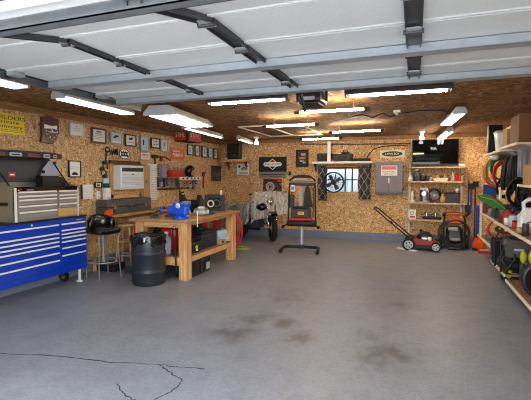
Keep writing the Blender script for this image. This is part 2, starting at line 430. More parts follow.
# ------------------------------------------------------------------ overhead garage door
DZ = 2.3
door = thing('overhead_garage_door', 'white sectional garage door rolled up overhead, with dark hinge strips', 'garage door', (-.97, 1.45, DZ))
ys = [(3.545, DZ), (3.19, DZ), (2.74, DZ), (2.29, DZ), (1.84, DZ), (1.27, DZ-.125)]
ex0, ex1 = DX0+.03+.97, DX1-.03+.97
for (ya, za), (yb, zb) in zip(ys, ys[1:]):
    m = MB(); a, b = Vector((0, ya-1.45, za-DZ)), Vector((0, yb-1.45, zb-DZ)); d = (b-a).normalized(); nn = Vector((0, -d.z, d.y)); nn = nn if nn.z > 0 else -nn
    def q(p, h): return p+nn*h
    A, B = a+d*.004, b-d*.004
    vs = [(x,)+tuple(q(P, h))[1:] for x in (ex0, ex1) for P in (A, B) for h in (0, .04)]
    m.raw(vs, [[0,1,3,2],[4,5,7,6],[0,1,5,4],[2,3,7,6],[0,2,6,4],[1,3,7,5]], 'door_panel')
    for o in (.02, .05): # stepped rib at the joint
        p = a+d*o; m.raw([(x,)+tuple(q(P, h))[1:] for x in (ex0, ex1) for P in (p, p+d*.014) for h in (-.008, 0)], [[0,1,3,2],[4,5,7,6],[0,1,5,4],[2,3,7,6],[0,2,6,4],[1,3,7,5]], 'door_panel')
    m.build('door_section', door)
for y in (2.64, 3.45, 1.315):
    z = 0 if y > 1.84 else -.112
    gm = 'galv' if y > 1.84 else 'track_grey'; fw_ = .045 if y > 1.84 else .028
    m = MB(); m.bb(ex0, ex1, y-1.45-fw_, y-1.45+fw_, z-.055, z-.05, gm).bb(ex0, ex1, y-1.45-fw_, y-1.45-fw_+.005, z-.055, z-.005, gm).bb(ex0, ex1, y-1.45+fw_-.005, y-1.45+fw_, z-.055, z-.005, gm)
    m.build('strut', door)
for x, w in ((-1.86, .04), (-.975, .075), (-.02, .085)):
    for (ya, za), (yb, zb) in zip(ys, ys[1:]):
        mid = Vector((x+.97, (ya+yb)/2-1.45, (za+zb)/2-DZ-.008)); L = math.hypot(yb-ya, zb-za); ang = math.atan2(za-zb, ya-yb)
        m = MB(); m.box(mid, (w, L-.01, .012), 'dark_steel', 0, (ang, 0, 0)); m.box(mid+Vector((w*.42, 0, -.012)), (.008, L-.02, .02), 'dark_steel', 0, (ang, 0, 0)).box(mid+Vector((-w*.42, 0, -.012)), (.008, L-.02, .02), 'dark_steel', 0, (ang, 0, 0))
        m.build('stile', door)
    for ya, za in ys[1:-1]:
        h = MB(); c = Vector((x+.97, ya-1.45, za-DZ-.03)); h.box(c, (w*.9, .09, .01), 'galv').cyl(c+Vector((-w*.6, 0, -.006)), c+Vector((w*.6, 0, -.006)), .012, 'dark_steel', n=10)
        h.build('hinge', door)
for ya, za in ys[:-1]:
    h = MB(); c = Vector((ex0+.02, ya-1.45, za-DZ-.02)); h.box(c, (.07, .1, .03), 'galv', .004).cyl(c, c+Vector((-.09, 0, 0)), .009, 'steel', n=8).cyl(c+Vector((-.075, 0, 0)), c+Vector((-.1, 0, 0)), .024, 'dark_steel')
    h.build('roller', door)
def track(x, side, label):
    t = thing('door_track', label, 'door track', (x, 1.3, DZ), group=None)
    m = MB()
    for dz in (-.05, .0): m.bb(-.012, .012, .35, 2.6, dz-.002, dz+.002, 'track_grey')
    m.bb(side*.012-.002, side*.012+.002, .35, 2.6, -.05, 0, 'track_grey')
    pts = [(0, .35, -.025), (0, .2, -.05), (0, .08, -.12), (0, 0, -.24), (0, -.05, -.4), (0, -.06, -2.25)]
    m.tube(pts, .02, 'track_grey', 6).build('rail', t)
    a = MB(); a.bb(side*.016, side*.022, .3, 2.62, .0, .05, 'track_grey')
    for y in (.9, 2.5): a.bb(side*.016, side*.022, y, y+.04, .0, ZC-DZ, 'track_grey')
    a.build('hanger_angle', t); return t
track(DX0-.03, -1, 'galvanized door track hung beside the long shop lights')
track(DX1+.03, 1, 'galvanized door track above the cluttered storage shelves')
# opener
op = thing('garage_door_opener', 'black garage door opener hung from the ceiling at the end of its rail', 'door opener', (-1.0, 4.55, ZC))
c = Vector((-.19, .38, 0)); ox = onZ(312, 98, 2.33); c = Vector((ox.x+1.0, ox.y-4.55, 0))
MB().bb(c.x-.13, c.x+.13, c.y-.18, c.y+.18, -.2, -.08, 'black_plastic', .03).bb(c.x-.1, c.x+.1, c.y-.15, c.y+.15, -.225, -.19, 'black', .02).build('motor_housing', op)
MB().bb(c.x-.07, c.x+.07, c.y-.185, c.y-.178, -.19, -.155, 'light_grey').build('lens', op)
m = MB()
for sx in (-1, 1): MB().bb(c.x+sx*.15-.012, c.x+sx*.15+.012, c.y-.02, c.y+.02, -.18, 0, 'dark_steel').build('hanger_strap', op)
MB().tube([(c.x, c.y-.15, -.1), (-.0, -1.05, -.09), (0, -2.9, -.09)], .016, 'dark_steel', 6).build('rail', op)
MB().tube([(-.0, -.9, -.1), (.02, -.75, -.34), (.03, -.97, -.22)], .012, 'black', 6).build('door_arm', op)

# ------------------------------------------------------------------ lamps
def shop_light(a, b, w, label, zb, tubes=2, mat='tube_cool', z=ZC, name='shop_light', body='white', group='fluorescent ceiling lights', deep=.07, chain=True):
    a, b = Vector(a), Vector(b); d = b-a; L = math.hypot(d.x, d.y); rz = math.atan2(d.y, d.x)
    r = thing(name, label, 'ceiling light', ((a.x+b.x)/2, (a.y+b.y)/2, z), rz, group); h = zb-z
    m = MB()
    m.prism([(-w*.3, h+deep), (w*.3, h+deep), (w*.5, h+.015), (w*.5, h), (-w*.5, h), (-w*.5, h+.015)], -L/2, L/2, body, 'YZ').build('housing', r)
    for i in range(tubes):
        y = 0 if tubes == 1 else -w*.34+w*.68*i/(tubes-1)
        MB().cyl((-L/2+.04, y, h-.012), (L/2-.04, y, h-.008), .012 if tubes < 3 else .013, mat, n=12).build('tube', r)
    for s in (-1, 1): MB().prism([(-w*.32, h+deep+.004), (w*.32, h+deep+.004), (w*.51, h+.015), (w*.51, h-.018), (-w*.51, h-.018), (-w*.51, h+.015)], s*L/2-.01, s*L/2+.01, 'light_grey' if body == 'white' else body, 'YZ').build('end_cap', r)
    if chain and -h-deep > .03:
        for s in (-1, 1): MB().cyl((s*L*.38, 0, h+deep), (s*L*.38, 0, 0), .004, 'steel', n=6).build('hanger', r)
    return r
def bare_tube(a, b, label, zb, mat='tube_bare'):
    a, b = Vector(a), Vector(b); d = b-a; L = math.hypot(d.x, d.y); h = zb-ZC
    r = thing('tube_light', label, 'ceiling light', ((a.x+b.x)/2, (a.y+b.y)/2, ZC), math.atan2(d.y, d.x), 'tube lights')
    MB().cyl((-L/2, 0, h), (L/2, 0, h), .015, mat, n=14).build('tube', r)
    for s in (-1, 1):
        MB().cyl((s*L/2, 0, h), (s*(L/2+.07), 0, h), .02, 'black', n=14).build('end_cap', r)
        MB().tube([(s*(L/2-.12), 0, h+.018), (s*(L/2-.12), 0, 0)], .004, 'steel', 6).build('hanger', r)
    return r
zl = 2.3
shop_light((-3.2, 1.5, 0), (-3.22, 2.68, 0), .17, 'white twin-tube shop light beyond the yellow sign, nearest the door track curve', zl)
shop_light((-3.27, 3.12, 0), (-3.33, 4.25, 0), .15, 'white shop light with a boxy end cap above the framed certificates', zl)
shop_light((-2.98, 4.39, 0), (-3.14, 5.68, 0), .43, 'wide four-tube fluorescent troffer with bright white louvre', 2.3, 4, deep=.1)
shop_light((-3.72, 6.2, 0), (-3.9, 8.0, 0), .1, 'thin light strip running past the red projecting sign', 2.36, 1)
shop_light((-3.72, 8.5, 0), (-3.9, 9.75, 0), .09, 'short thin light strip in front of the corner speaker', 2.37, 1)
zs = 2.34
shop_light(onZ(209, 103.5, zs), onZ(288, 98.5, zs), .1, 'white shop light with dark hood beside the door opener', zs, 1, 'tube_warm', body='dark_grey', deep=.1)
shop_light(onZ(346, 95.5, zs), onZ(452, 89, zs), .1, 'longer dark-hooded shop light across the middle ceiling bay', zs, 1, 'tube_warm', body='dark_grey', deep=.1)
zt = 2.33
bare_tube(onZ(300, 112.5, zt), onZ(364, 109, zt), 'warm bare tube light just beyond the door opener', zt)
bare_tube(onZ(267, 126.5, zt), onZ(315, 124.3, zt), 'warm bare tube light above the black banner with a diamond emblem', zt)
bare_tube(onZ(333, 132.3, zt), onZ(380, 130.3, zt), 'warm bare tube light between the window and the grey cabinet', zt)
bare_tube(onZ(303, 139.5, zt), onZ(339, 138.3, zt), 'warm bare tube light closest to the back wall', zt)
shop_light(onZ(446, 124.5, 2.36), onZ(460, 112.5, 2.36), .17, 'square-ended white light panel near the storage shelves', 2.36, 3)
shop_light(onZ(440, 139, 2.36), onZ(450, 131, 2.36), .13, 'small twin-tube light hanging in front of the wall television', 2.36, 2, 'tube_warm')
def spot(p, label, big=.05):
    r = thing('ceiling_lampholder', label, 'lampholder', (p.x, p.y, ZC), 0, 'bulb lampholders')
    MB().lathe([(.06, 0), (.06, -.02), (.035, -.05), (.03, -.08)], 'white_plastic').build('socket', r)
    MB().lathe([(.02, -.08), (big*.6, -.1), (big, -.15), (big*.9, -.17), (.001, -.175)], 'bulb').build('bulb', r)
spot(onZ(256.5, 137, ZC), 'white lampholder with bulb above the corner of the back wall')
spot(onZ(422, 131, ZC), 'white lampholder with bulb just above the television edge')
# outlet on the ceiling with its cables
p = onZ(397, 110.5, ZC); oo = thing('ceiling_outlet', 'white ceiling outlet with plugged-in dark cords', 'outlet', (p.x, p.y, ZC))
MB().bb(-.05, .05, -.06, .06, -.03, 0, 'white_plastic', .006).build('box', oo)
MB().bb(-.02, .02, -.03, .03, -.07, -.03, 'light_grey', .004).build('plug', oo)
MB().tube([(-.0, 0, -.06), (-.08, -.04, -.09), (-.2, 0, -.03), (-.33, -.1, -.1), (-.5, .1, -.015), (-.62, -.25, -.1)], .008, 'black', 6).build('cord', oo)
MB().tube([(.02, 0, -.05), (.3, .05, -.012), (.62, .1, -.012), (.8, .9, -.012)], .007, 'black', 6).build('cord', oo)
# thin wooden rack on the ceiling
a = onZ(238, 128, ZC-.03); b = onZ(300, 128, ZC-.03)
r = thing('attic_hatch_trim', 'thin pale wooden strips framing a ceiling hatch', 'ceiling trim', (a.x, a.y, ZC))
y2 = 1.9
for x0, y0, x1, y1 in ((0, 0, 1.2, 0), (0, y2, 1.2, y2), (0, 0, 0, y2), (1.2, 0, 1.2, y2), (.55, 0, .55, y2)):
    MB().bb(min(x0,x1)-.012, max(x0,x1)+.012, min(y0,y1)-.012, max(y0,y1)+.012, -.022, 0, 'cream_board').build('strip', r)
# ------------------------------------------------------------------ wall frames
def frame(q, rz, fm, inner, label, cat='picture frame', name='picture_frame', mat_=None, bw=None, marks=None, group=None, dep=.022):
    c, w, h = q; r = thing(name, label, cat, tuple(c), rz, group); b = bw or min(w, h)*.08
    m = MB(); m.bb(-w/2, w/2, -dep, 0, h/2-b, h/2, fm, .003).bb(-w/2, w/2, -dep, 0, -h/2, -h/2+b, fm, .003).bb(-w/2, -w/2+b, -dep, 0, -h/2+b, h/2-b, fm).bb(w/2-b, w/2, -dep, 0, -h/2+b, h/2-b, fm).build('frame', r)
    MB().bb(-w/2+b, w/2-b, -dep*.5, 0, -h/2+b, h/2-b, inner).build('print', r)
    if marks:
        m = MB()
        for x0, z0, x1, z1, mm in marks: m.bb(x0*w, x1*w, -dep*.5-.0015, -dep*.5, z0*h, z1*h, mm)
        m.build('printed_marks', r)
    return r
CG = 'framed certificates high on the tool wall'
lines = [(-.25,.1,.25,.16,'mat_grey'),(-.3,0,.3,.03,'mat_grey'),(-.3,-.1,.3,-.07,'mat_grey'),(-.3,-.2,.1,-.17,'mat_grey')]
frame(quadL(68.4,121.6,83.4,137.2), LROT, 'silver_frame', 'paper', 'silver framed pale certificate beside the dark wooden plaque', marks=[(-.3,.05,.3,.09,'light_grey'),(-.05,.2,.05,.3,'pink_red'),(-.3,-.1,.3,-.06,'light_grey')], group=CG)
frame(quadL(90.6,127,105.8,144.4), LROT, 'dark_wood', 'paper', 'brown wood framed certificate above the wire word art', marks=lines+[(-.16,.22,.16,.3,'dark_grey')], group=CG, bw=.03)
frame(quadL(109.8,131.6,121.6,144.6), LROT, 'silver_frame', 'paper_blue', 'silver framed print with a dark blot above the wire word art', marks=[(-.12,.1,.2,.25,'ink'),(-.25,.0,-.0,.14,'ink'),(-.4,-.4,.4,-.25,'paper')], group=CG)
frame(quadL(124.4,133.8,135.6,147), LROT, 'black', 'paper', 'black framed print with a dark emblem above the air conditioner', marks=[(-.15,.05,.1,.2,'ink'),(.0,.12,.2,.26,'ink'),(-.3,-.2,.3,-.16,'mat_grey')], group=CG, bw=.02)
frame(quadL(139.8,135.6,148.2,151.4), LROT, 'silver_frame', 'paper_blue', 'tall silver framed print with a vertical dark mark, above the pinkish sign', marks=[(-.2,-.1,-.05,.25,'ink'),(.0,-.3,.3,-.26,'mat_grey')], group=CG)
frame(quadL(150.4,137.4,159.4,148.8), LROT, 'black', 'print_grey', 'black framed print between two tall silver frames', marks=[(-.25,.15,.25,.2,'mat_grey'),(-.22,-.2,-.08,-.1,'ink'),(.1,-.2,.24,-.1,'ink')], group=CG, bw=.02)
frame(quadL(160.2,138.4,167.2,152), LROT, 'silver_frame', 'print_grey', 'tall silver framed print next to the orange square sign', marks=[(-.1,-.1,.15,.2,'mat_grey'),(-.2,-.25,.2,-.2,'mat_grey')], group=CG)
FG = 'five framed prints beyond the red sign'
for k, (q, fm, lb) in enumerate((((187,144.2,192.6,155.6), 'black', 'first black framed print past the red projecting sign'), ((194.4,145,199.4,156.6), 'dark_grey', 'second framed print past the red projecting sign'), ((201.4,146,206.8,157.8), 'black', 'third and middle framed print of the row of five'), ((207.9,147.6,212,157.8), 'mat_grey', 'fourth framed print of the row of five, with a thin pale frame'), ((213.3,148.2,217.3,159.2), 'black', 'black framed print nearest the corner speaker'))):
    frame(quadL(*q), LROT, fm, 'print_grey', lb, marks=[(-.15,-.2,.15,.25,'lavender_grey')], group=FG, bw=.022)
frame(quadL(67.8,160.4,80.3,177.2), LROT, 'black', 'paper', 'thin black framed print with a dark car, above the steel tool chest end', marks=[(-.26,-.36,.26,-.26,'ink'),(-.14,-.28,.16,-.2,'ink'),(-.3,.1,.3,.13,'light_grey'),(-.3,.0,.3,.02,'light_grey')], bw=.014)
frame(quadL(94.2,182,101.2,187.8), LROT, 'black', 'print_grey', 'small black framed picture above the light switch', marks=[(-.2,-.25,.2,.1,'dark_grey')], bw=.016)
frame(quadB(236.4,163,250.4,175.4), 0, 'silver_frame', 'paper', 'white framed print with small pictures under the corner speaker shelf', marks=[(-.35,.12,-.2,.3,'dark_grey'),(.15,.15,.35,.3,'mat_grey'),(-.15,-.1,.3,.1,'mat_grey'),(-.02,.08,.12,.18,'brown_red'),(-.3,-.35,.35,-.27,'brown_red')], bw=.02)
frame(quadB(296.2,149.8,308.6,166.8), 0, 'black', 'print_colour', 'black framed colourful print above the lifted black machine', marks=[(-.1,.15,.25,.3,'pink_red'),(-.25,-.05,.2,.08,'tan'),(.05,-.3,.25,-.2,'light_blue'),(-.2,-.2,.1,-.12,'light_grey')], bw=.05)
# posters and signs
def board(q, rz, m, label, cat, name, th=.008, bev=.002, group=None):
    c, w, h = q; r = thing(name, label, cat, tuple(c), rz, group); MB().bb(-w/2, w/2, -th, 0, -h/2, h/2, m, bev).build('panel', r); return r, w, h
r, w, h = board(quadL(0,112.3,24.2,135.8), LROT, 'yellow', 'yellow sign with black lettering high beside the steel tool chest lid', 'sign', 'yellow_sign')
dx = -.2 # the sign runs on past the photograph's edge
r.children[0].data.materials[0] = MT['yellow']
e = MB().bb(-w/2-.33, -w/2, -.008, 0, -h/2, h/2, 'yellow').build('panel', r)
for s_, z, sz, wd, x in (('BUILDERS', .29, .26, .47, -.06), ('Private', .08, .23, .3, -.07), ('Cemetery', -.13, .23, .4, -.07)):
    if z > -.2: text('lettering', s_, sz*h, 'ink', r, (x, -.0095, z*h), wd*1.02)
m = MB()
for i in range(12):
    for z in (-.29, -.37): m.bb(-.27+i*.035, -.27+i*.035+.022, -.0095, -.008, (z-.015)*h, (z+.012)*h, 'ink')
m.build('small_print', r)
# wooden plaque
c, w, h = quadL(38.5,114.5,58,146)
r = thing('wooden_plaque', 'dark glossy wooden plaque with silver band and pointed foot', 'plaque', tuple(c), LROT)
MB().prism([(-w*.42,h*.44),(w*.0,h*.5),(w*.47,h*.42),(w*.5,-.0),(w*.3,-h*.32),(w*.1,-h*.46),(-w*.5,-h*.42),(-w*.42,-h*.2)], -.035, 0, 'dark_wood').build('board', r)
MB().prism([(-w*.32,h*.2),(w*.05,h*.16),(w*.36,h*.2),(w*.36,h*.06),(w*.1,h*.08),(-w*.32,h*.05)], -.04, -.034, 'steel_light').build('silver_band', r)
m = MB(); m.bb(-w*.1, w*.32, -.04, -.034, -h*.06, -h*.035, 'white').box((w*.08, -.038, h*.02), (w*.03, .006, h*.14), 'white', 0, (0, -.5, 0)).build('clock_hand', r)
m = MB()
for i in range(9): t = 2*PI*i/9; m.bb(w*.08+w*.3*math.sin(t)-.006, w*.08+w*.3*math.sin(t)+.006, -.038, -.034, -h*.05+h*.18*math.cos(t)-.008, -h*.05+h*.18*math.cos(t)+.008, 'white')
m.build('hour_dots', r)
MB().tube([(-w*.35,-.03,-h*.3),(-w*.1,-.04,-h*.27),(w*.2,-.035,-h*.33)], .007, 'tan', 6).build('foot_edge', r)
# wire word art with round emblem
c, w, h = quadL(104.5,147,117.5,160); r = thing('wire_word_art', 'black wire script lettering hung beside an oval white plate', 'wall art', tuple(c), LROT)
def script(pts): return [(x*w, -.015, z*h) for x, z in pts]
m = MB(); m.tube(script([(-.5,-.5),(-.42,-.1),(-.5,.3),(-.42,.5),(-.2,.45),(-.15,.2),(-.35,.1),(-.42,.2)]), .011, 'black', 6)
m.tube(script([(-.1,-.1),(0,.3),(.05,-.05),(.15,.3),(.2,-.05),(.3,.35),(.33,-.05),(.42,.45),(.48,-.1)]), .011, 'black', 6)
m.tube(script([(-.5,-.5),(-.4,-.8),(-.36,-1.3)]), .01, 'black', 6).build('wire_script', r)
c, w, h = quadL(118.4,148.2,129,159.4); r = thing('oval_plate', 'white oval plate with black scrawl above the air conditioner', 'wall plate', tuple(c), LROT)
MB().prism([(w*.5*math.cos(t)*(1 if abs(math.cos(t)) < .8 else .95), h*.5*math.sin(t)) for t in [2*PI*i/24 for i in range(24)]], -.012, 0, 'paper').build('plate', r)
m = MB(); random.seed(3)
for row in (.12, -.14): m.tube([(w*(-.33+.66*i/9), -.014, h*(row+.1*math.sin(i*2.3+row*9))) for i in range(10)], .012, 'ink', 5)
m.torus((0,-.012,0), w*.48, .006, 'ink', sz=h/w).build('scrawl', r)
r, w, h = board(quadL(140.6,152.6,149.4,159.6), LROT, 'paper', 'small white and pinkish sign under the tall silver frames', 'sign', 'small_sign')
MB().bb(-w*.35, w*.35, -.01, -.008, h*.05, h*.3, 'pink_red').bb(-w*.3, w*.3, -.01, -.008, -h*.25, -h*.15, 'mat_grey').build('printed_marks', r)
r, w, h = board(quadL(170.9,147.3,184.4,160.3), LROT, 'sign_orange', 'square orange sign with white slanted lettering', 'sign', 'orange_sign')
m = MB()
for z, x0, x1 in ((.22,-.4,.1),(-.02,-.42,.38),(-.16,-.3,.36)):
    n = 7
    for i in range(n): x = x0+(x1-x0)*(i+.5)/n; m.box((x*w, -.0095, (z+.05*(x))*h), (w*.07, .003, h*.13), 'paper', 0, (0, .35, 0))
    m.box(((x0+x1)/2*w, -.0095, (z+.05*(x0+x1)/2)*h), ((x1-x0)*w, .003, h*.035), 'paper', 0, (0, -.06, 0))
m.build('lettering', r)
# red projecting box sign
c0 = onX(187, 128.5, -4.58); zt_, zb_ = onX(187, 128.5, -4.58).z, onX(187, 140.8, -4.58).z
ye = onX(200.6, 135, -4.58).y; r = thing('projecting_sign', 'red two-sided box sign with white lettering, projecting from the wall below the ceiling', 'sign', (-4.58, c0.y, (zt_+zb_)/2))
hh = zt_-zb_
MB().bb(-.3, .012, -.012, ye-c0.y, -hh/2, hh/2, 'black', .004).build('box', r)
MB().bb(-.3, -.02, -.018, -.012, -hh/2+.012, hh/2-.012, 'sign_red').build('face_panel', r)
MB().bb(.012, .018, .06, ye-c0.y-.01, -hh/2+.012, hh/2-.012, 'sign_red').build('face_panel', r)
text('lettering', 'STIHL', hh*.55, 'paper', r, (-.16, -.0195, .0), .22)
text('lettering', 'STIHL', hh*.5, 'paper', r, (.0195, (ye-c0.y)/2+.02, .0), (ye-c0.y)*.72, rot=(PI/2,0,PI/2))
r, w, h = board(quadL(211.3,165.4,221,181), LROT, 'print_dark', 'dark grey poster on the tool wall next to the corner', 'poster', 'art_poster', .004, 0)
r, w, h = board(quadB(259,157.1,286.6,171.7), 0, 'black', 'black banner with a white diamond emblem above the covered motorcycle', 'banner', 'emblem_banner', .01)
def ring(mb, s1, s2, y, mm, kx):
    o = [(0,s1),(s1*kx,0),(0,-s1),(-s1*kx,0)]; i = [(0,s2),(s2*kx,0),(0,-s2),(-s2*kx,0)]
    for k in range(4): mb.prism([o[k], o[(k+1)%4], i[(k+1)%4], i[k]], y, y+.002, mm)
m = MB(); ring(m, h*.38, h*.32, -.013, 'paper', 1.25)
m.prism([(0,h*.3),(h*.27,h*.09),(-h*.27,h*.09)], -.012, -.01, 'red').build('diamond_emblem', r)
MB().prism([(-w*.34,0),(-w*.29,h*.13),(-w*.12,h*.15),(w*.12,h*.15),(w*.29,h*.13),(w*.34,0),(w*.29,-h*.13),(w*.12,-h*.15),(-w*.12,-h*.15),(-w*.29,-h*.13)], -.014, -.01, 'paper').build('emblem_bar', r)
text('lettering', 'BRIGGS & STRATTON', h*.13, 'ink', r, (0, -.0155, 0), w*.56)
r, w, h = board(quadB(259.2,172,286.4,177.8), 0, 'steel', 'silver strip sign directly beneath the black banner', 'sign', 'silver_sign', .008)
MB().bb(-w*.4, w*.4, -.0095, -.008, -h*.02, h*.14, 'dark_grey').bb(-w*.1, w*.3, -.0095, -.008, -h*.3, -h*.22, 'dark_grey').build('printed_marks', r)
r, w, h = board(quadB(263.2,179,281.8,193), 0, 'print_engine', 'dark engine poster with an orange label, behind the covered motorcycle', 'poster', 'engine_poster', .004, 0)
MB().bb(w*.27, w*.47, -.006, -.004, h*.3, h*.42, 'orange').torus((-w*.12,-.005,-h*.05), w*.2, .02, 'light_grey').torus((-w*.12,-.005,-h*.05), w*.11, .016, 'pink_red').build('printed_marks', r)
r, w, h = board(quadB(380,150.5,404.7,157.4), 0, 'cream_board', 'cream board sign with a dark green oval, above the grey cabinet', 'sign', 'oval_sign', .012)
MB().prism([(w*.42*math.cos(2*PI*i/28), h*.36*math.sin(2*PI*i/28)) for i in range(28)], -.014, -.012, 'dark_green').build('green_oval', r)
text('lettering', 'LAWN-BOY', h*.4, 'paper', r, (0, -.0155, 0), w*.56)
p = onY(290, 173.3, YB); r = thing('wall_switch', 'small dark switch box beside the black banner', 'switch', (p.x, YB-.0, p.z)); MB().bb(-.035, .035, -.04, 0, -.05, .05, 'dark_grey', .005).build('box', r); MB().bb(-.01, .01, -.05, -.04, -.015, .015, 'black').build('toggle', r)

# ------------------------------------------------------------------ blue roller cabinet and steel top chest (front faces +X; local x runs along +Y)
XF = -4.43
y1 = onX(88, 267.4, XF).y; zb0, zt0 = .215, .955
Lc = 2.2
cb = thing('roller_cabinet', 'long glossy blue roller tool cabinet with many drawers against the wall', 'tool cabinet', (XF, y1-Lc/2, 0), LROT)
D = .45
MB().bb(-Lc/2, Lc/2, .012, D, zb0, zt0, 'blue_paint', .008).bb(-Lc/2-.004, Lc/2+.004, .0, D+.004, zt0, zt0+.025, 'black', .004).build('body', cb)
xs = onX(60.3, 240, XF).y-(y1-Lc/2)   # divider between the two drawer banks
def drawers(par, x0, x1, zs, mat_, hm, wide, y=0):
    for z0, z1 in zs:
        d = MB().bb(x0+.006, x1-.006, y, y+.03, z0+.004, z1-.004, mat_, .004).build('drawer', par)
        MB().bb(x0+.012, x1-.012, y-.014, y+.002, z1-.024, z1-.004, hm, .003).build('drawer_handle', d)
def zz(vs, u, X): return [onX(u, v, X).z for v in vs]
hs = zz([224.2, 233.6, 237.6, 241.5, 245.5, 252.3, 259.6], 58, XF)  # drawer handle heights, long bank
hs = [.885, .77, .715, .66, .605, .51, .41]
def bank(tops, bot): return [(b, a) for a, b in zip(tops, tops[1:]+[bot])]
drawers(cb, -Lc/2+.02, -Lc/2+.62, bank([h+.014 for h in (.885,.77,.66,.51)], .27), 'blue_paint', 'steel_light', 0)
drawers(cb, -Lc/2+.64, xs-.012, bank([h+.014 for h in hs], .29), 'blue_paint', 'steel_light', 0)
drawers(cb, xs+.012, Lc/2-.03, bank([h+.014 for h in (.885, .80, .75, .70, .645, .56, .46)], .33), 'blue_paint', 'steel_light', 0)
MB().cyl((xs-.42, .014, .922), (xs-.42, .004, .922), .012, 'steel_light').build('lock', cb)
MB().bb(Lc/2-.2, Lc/2-.06, .006, .012, .915, .935, 'black').bb(Lc/2-.19, Lc/2-.07, .004, .006, .921, .929, 'light_grey').build('nameplate', cb)
for x in (-Lc/2+.1, -.2, Lc/2-.09):
    for y in (.36,):
        q = MB().cyl((x-.02, y, .075), (x+.02, y, .075), .075, 'rubber', n=20).cyl((x-.022, y, .075), (x+.022, y, .075), .035, 'grey', n=14).build('caster', cb)
        MB().bb(x-.035, x-.026, y-.03, y+.03, .07, zb0, 'dark_steel').bb(x+.026, x+.035, y-.03, y+.03, .07, zb0, 'dark_steel').bb(x-.035, x+.035, y-.04, y+.04, zb0-.015, zb0, 'dark_steel').build('caster_fork', q)
MB().bb(Lc/2-.035, Lc/2-.012, .12, .15, .02, zb0, 'white', .003).bb(Lc/2-.05, Lc/2, .1, .17, 0, .02, 'white', .003).build('support_foot', cb)
# steel chest on top
ya, yb = onX(14, 200, XF).y, onX(78.5, 200, XF).y; Lt = yb-ya; zc0, zc1 = zt0+.025, 1.43
ch = thing('top_tool_chest', 'stainless steel top tool chest with black lid raised, standing on the blue cabinet', 'tool chest', (XF+.0, (ya+yb)/2, zc0), LROT)
H = zc1-zc0; hx = Lt/2; DD = .43
m = MB(); m.bb(-hx+.012, hx-.012, .012, DD, 0, H-.08, 'steel', .004)
for s in (-1, 1): m.prism([(.0,0),(DD,0),(DD,H+.02),(DD*.55,H+.02),(.0,H-.04)], s*hx-.012 if s > 0 else -hx, s*hx if s > 0 else -hx+.012, 'steel', 'YZ')
m.bb(-hx, hx, DD-.01, DD, 0, H+.02, 'steel').build('body', ch)
MB().bb(-hx, -hx+.035, -.006, .02, 0, H-.04, 'steel_light', .004).build('front_trim', ch); MB().bb(hx-.02, hx, -.006, .02, 0, H-.06, 'steel_light', .004).build('front_trim', ch)
MB().bb(-hx+.03, hx-.02, -.002, .03, H-.095, H-.03, 'black_gloss', .004).build('control_panel', ch)
MB().ball((-hx+.09, -.004, H-.06), .012, 'red').ball((-hx+.06, -.004, H-.07), .009, 'steel_light').bb(-hx+.17, -hx+.27, -.004, 0, H-.075, H-.06, 'grey').build('switches', ch)
xd = onX(57.5, 200, XF).y-(ya+yb)/2
zf = lambda v, u: onX(u, v, XF).z-zc0
tops = [onX(35, v, XF).z-zc0 for v in (191.6, 195.7, 199.4, 205.6, 211.4)]
drawers(ch, -hx+.045, xd-.01, bank([t+.01 for t in tops], .03), 'steel', 'steel_light', 0, -.004)
tops2 = [onX(67, v, XF).z-zc0 for v in (190.6, 194.6, 197.8, 203.4)]
drawers(ch, xd+.01, hx-.03, bank([t+.01 for t in tops2], tops2[-1]-.055), 'steel', 'steel_light', 0, -.004)
MB().bb(xd+.01, hx-.03, -.004, .01, .02, tops2[-1]-.06, 'tan', .003).build('wood_panel', ch)
# lid raised, hinged at the back
lid = MB(); Hl = 1.84-zc1
lid.box((-.13, DD-.02+.05, H+.02+Hl/2), (Lt+.16, .03, Hl), 'dark_grey', .004, (-.12, 0, 0)); lid.bb(-hx-.21, hx-.05, DD-.1, DD+.09, H+Hl-.01, H+Hl+.02, 'dark_grey', .005)
lid.bb(-hx-.21, hx-.02, DD-.17, DD-.06, H+Hl-.07, H+Hl+.0, 'black', .004).build('lid', ch)
lo = ch.children[-1]
for i, (x, w_, mm) in enumerate(((-.46, .15, 'brown_red'), (-.24, .17, 'light_grey'), (.02, .17, 'brown_red'), (.22, .1, 'light_grey'), (.36, .06, 'pink_red'))):
    MB().bb(x-w_/2, x+w_/2, DD-.173, DD-.169, H+Hl-.06, H+Hl-.015, mm, 0).bb(x-w_*.36, x+w_*.36, DD-.1745, DD-.172, H+Hl-.047, H+Hl-.03, 'dark_grey').build('sticker', lo)
MB().bb(-.22, -.12, DD-.008, DD-.003, H+.09, H+.15, 'red').bb(-.2, -.14, DD-.01, DD-.007, H+.11, H+.13, 'paper').build('emblem', lo)
for s in (-1, 1): MB().cyl((s*hx*.9, .12, H-.03), (s*hx*.92, DD-.06, H+.26), .009, 'black', n=8).build('gas_strut', ch)
sh = MB().prism([(.18,H+.02),(.49,H+.02),(.56,H+.31),(.36,H+.31),(.26,H+.2)], DD-.05, DD-.044, 'lavender_grey').build('x'); sh.name = 'paper_sheet'
tag(sh, 'pale grey sheet held by round black magnets inside the raised lid', 'paper'); sh.location = ch.location; sh.rotation_euler = ch.rotation_euler
for x, z in ((.26, H+.16), (.45, H+.285), (.4, H+.05)):
    g = MB().cyl((x, DD-.05, z), (x, DD-.07, z), .022, 'black', n=14).build('magnet', sh)
cs = MB().prism([(-.19,0),(.19,0),(.19,.1),(.13,.16),(.05,.185),(-.19,.185)], .0, .12, 'black').build('tool_case')
tag(cs, 'dark curved tool case lying on the far end of the steel chest', 'case'); cs.location = (XF-.2, yb-.215, zc1-.077); cs.rotation_euler = (0,0,LROT)
